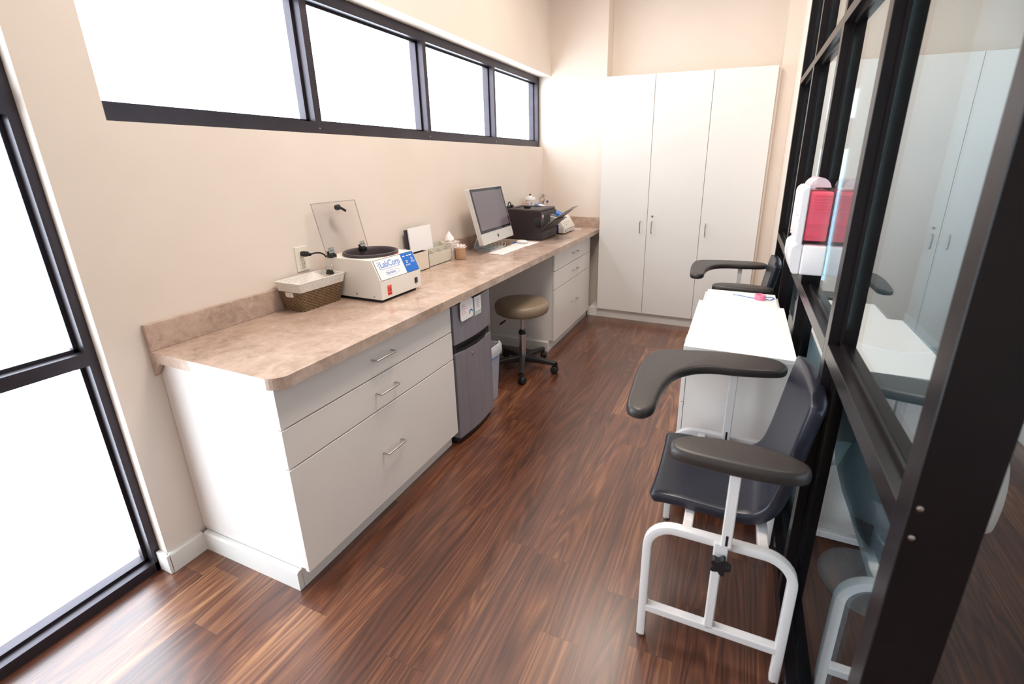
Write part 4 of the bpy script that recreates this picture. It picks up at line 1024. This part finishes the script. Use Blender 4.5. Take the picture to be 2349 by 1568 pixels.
# --- flow regulator on wall
rg = thing('gas_regulator', 'small metal regulator with round gauge on the wall behind the printer', 'regulator', (.0, 3.72, 1.16))
bm = BM(); lathe(bm, [(0, 0), (.010, 0), (.010, .06), (.012, .062), (.012, .105), (0, .107)], (.028, 3.715, 1.135), 16); part('column', bm, M_steel, rg, smooth=40)
bm = BM(); lathe(bm, [(0, 0), (.022, 0), (.024, .004), (.024, .016), (.02, .018), (0, .018)], (.045, 3.665, 1.19), 24, 'y', Matrix.Rotation(PI, 4, 'X')); g_ = part('gauge', bm, M_steel, rg, smooth=40)
bm = BM(); lathe(bm, [(.018, 0), (.018, .001), (0, .001)], (.045, 3.6468, 1.19), 20, 'y', Matrix.Rotation(PI, 4, 'X')); part('dial', bm, mat('dial_cream', RGB(225, 210, 190), .5), g_)
bm = BM(); tube(bm, [(.028, 3.715, 1.19), (.045, 3.665, 1.19)], .006, 8); tube(bm, [(.0, 3.715, 1.20), (.028, 3.715, 1.20)], .008, 10); tube(bm, [(.028, 3.715, 1.225), (.058, 3.72, 1.228)], .004, 8); part('arm', bm, M_steel, rg)
bm = BM(); lathe(bm, [(0, 0), (.007, .002), (.012, .018), (.009, .026), (0, .027)], (.082, 3.70, 1.152), 14); part('knob', bm, mat('deep_blue_knob', RGB(60, 50, 170), .4), rg, smooth=50)
bm = BM(); tube(bm, [(.028, 3.715, 1.15), (.06, 3.71, 1.14), (.082, 3.70, 1.153)], .004, 8, 4); part('hose', bm, M_white, rg, smooth=60)

# --- small white analyser with a blue lid
wa = thing('analyser', 'small white sloped-front analyser with a blue lid beyond the printer', 'analyser', (.32, 3.36, ZC))
ya, yb = 3.205, 3.50
bm = BM(); prism(bm, [(.14, ZC+.010), (.455, ZC+.010), (.455, .970), (.395, 1.062), (.30, 1.075), (.14, 1.10)], 'y', ya, yb)
bmesh.ops.bevel(bm, geom=list(bm.edges), offset=.004, segments=2, affect='EDGES'); part('housing', bm, M_cf, wa, smooth=40)
bm = BM(); bx(bm, .15, .435, ya+.01, yb-.01, ZC, ZC+.011); part('base', bm, M_rubber, wa)
bm = BM(); slab(bm, (.135, 1.160), (.405, 1.068), ya+.03, ya+.15, .022, .004); lbl = part('blue_lid', bm, mat('blue_lid_plastic', RGB(40, 112, 196), .35), wa, 'blue hinged lid')
bm = BM(); slab(bm, (.165, 1.1735), (.33, 1.1173), ya+.05, ya+.13, .0015, 0); part('label', bm, M_paper, lbl)
sl2 = Vector((.455-.395, 0, .970-1.062)).normalized(); pn2 = Vector((-sl2.z, 0, sl2.x))
def onq(y, d, off): return Vector((.395, y, 1.062))+sl2*d+pn2*off
def quadq(b, y0_, y1_, d0, d1, o0, o1):
    c = [b.verts.new(onq(yy, dd, o_)) for o_ in (o0, o1) for (yy, dd) in ((y0_, d0), (y1_, d0), (y1_, d1), (y0_, d1))]
    for q in ((0, 1, 2, 3), (7, 6, 5, 4), (0, 4, 5, 1), (1, 5, 6, 2), (2, 6, 7, 3), (3, 7, 4, 0)): b.faces.new([c[i] for i in q])
bm = BM(); quadq(bm, ya+.055, ya+.125, .008, .030, 0, .0012); part('display', bm, mat('violet_display', RGB(130, 130, 235), .3), wa)
bm = BM()
for k, (yy, dd) in enumerate(((ya+.04, .06), (ya+.085, .055), (ya+.085, .078), (ya+.13, .055), (ya+.13, .078), (ya+.18, .055), (ya+.16, .014), (ya+.19, .014))): quadq(bm, yy, yy+.018, dd, dd+.008, 0, .001)
part('buttons', bm, M_greyp, wa)
bm = BM(); lathe(bm, [(.014, 0), (.014, .001), (0, .001)], (.455, ya+.045, .942), 20, 'x'); part('round_logo', bm, mat('round_logo_blue', RGB(45, 105, 175), .4), wa)
bm = BM()
for k in range(3): bx(bm, .455, .456, ya+.075+.07*k, ya+.13+.07*k, .947, .957); bx(bm, .455, .456, ya+.075+.07*k, ya+.12+.07*k, .932, .937)
part('printing', bm, M_greyp, wa)
bm = BM(); bx(bm, .22, .40, ya-.006, ya-.001, ZC+.011, 1.0, .002); part('side_panel', bm, mat('navy_panel', RGB(40, 50, 100), .4), wa)
bm = BM(); tube(bm, [(.452, 3.51, .914), (.47, 3.54, .914), (.50, 3.58, .914), (.47, 3.63, .914), (.43, 3.60, .914), (.43, 3.54, .914)], .0035, 6, 6); solo('cable_loop', bm, M_white, 'white cable loop on the worktop beside the analyser', 'cable', (.46, 3.57, .911), smooth=60)

# ================================================================== NEXT ROOM: white shell chairs
def shell_chair(cx_, cy_, rz, label):
    t = thing('shell_chair', label, 'chair', (cx_, cy_, 0), 'white shell chairs in the corridor')
    R0 = Matrix.Translation((cx_, cy_, 0)) @ Matrix.Rotation(rz, 4, 'Z')
    b = BM(); K = 20; prof = catmull([(-.21, 0, .43), (-.17, 0, .445), (0, 0, .43), (.13, 0, .44), (.19, 0, .49), (.225, 0, .6), (.25, 0, .72), (.265, 0, .82)], 4); Rg = []
    n_ = len(prof)
    for i, p in enumerate(prof):
        s = i/(n_-1); hw = .235*(math.sin(PI*min(1, max(0, .18+.64*s)))**.45)
        tt = (prof[min(i+1, n_-1)]-prof[max(i-1, 0)]).normalized(); nn = Vector((-tt.z, 0, tt.x)); row = []
        for side in (1, -1):
            for j in range(K+1):
                q = -1+2*j/K
                if side < 0: q = -q
                row.append(b.verts.new(p+Vector((0, hw*q, 0))+nn*(.07*q*q+side*.005)))
        Rg.append(row)
    for A, B in zip(Rg, Rg[1:]):
        m_ = len(A)
        for j in range(m_): b.faces.new((A[j], A[(j+1) % m_], B[(j+1) % m_], B[j]))
    b.faces.new(Rg[0]); b.faces.new(Rg[-1][::-1]); bmesh.ops.transform(b, matrix=Matrix.Translation((0, 0, -.07)) @ R0, verts=b.verts); part('seat_shell', b, M_white, t, smooth=60)
    b = BM(); lathe(b, [(0, 0), (.17, 0), (.17, .008), (.04, .022), (.022, .05), (.022, .33), (.09, .348), (0, .35)], (cx_, cy_, 0), 28); part('pedestal', b, M_white, t, smooth=50)
shell_chair(2.59, .86, -PI/2, 'white moulded shell chair just outside the glass, partly hidden by the post')
shell_chair(2.70, 1.75, -PI/2, 'white moulded shell chair farther along the corridor')
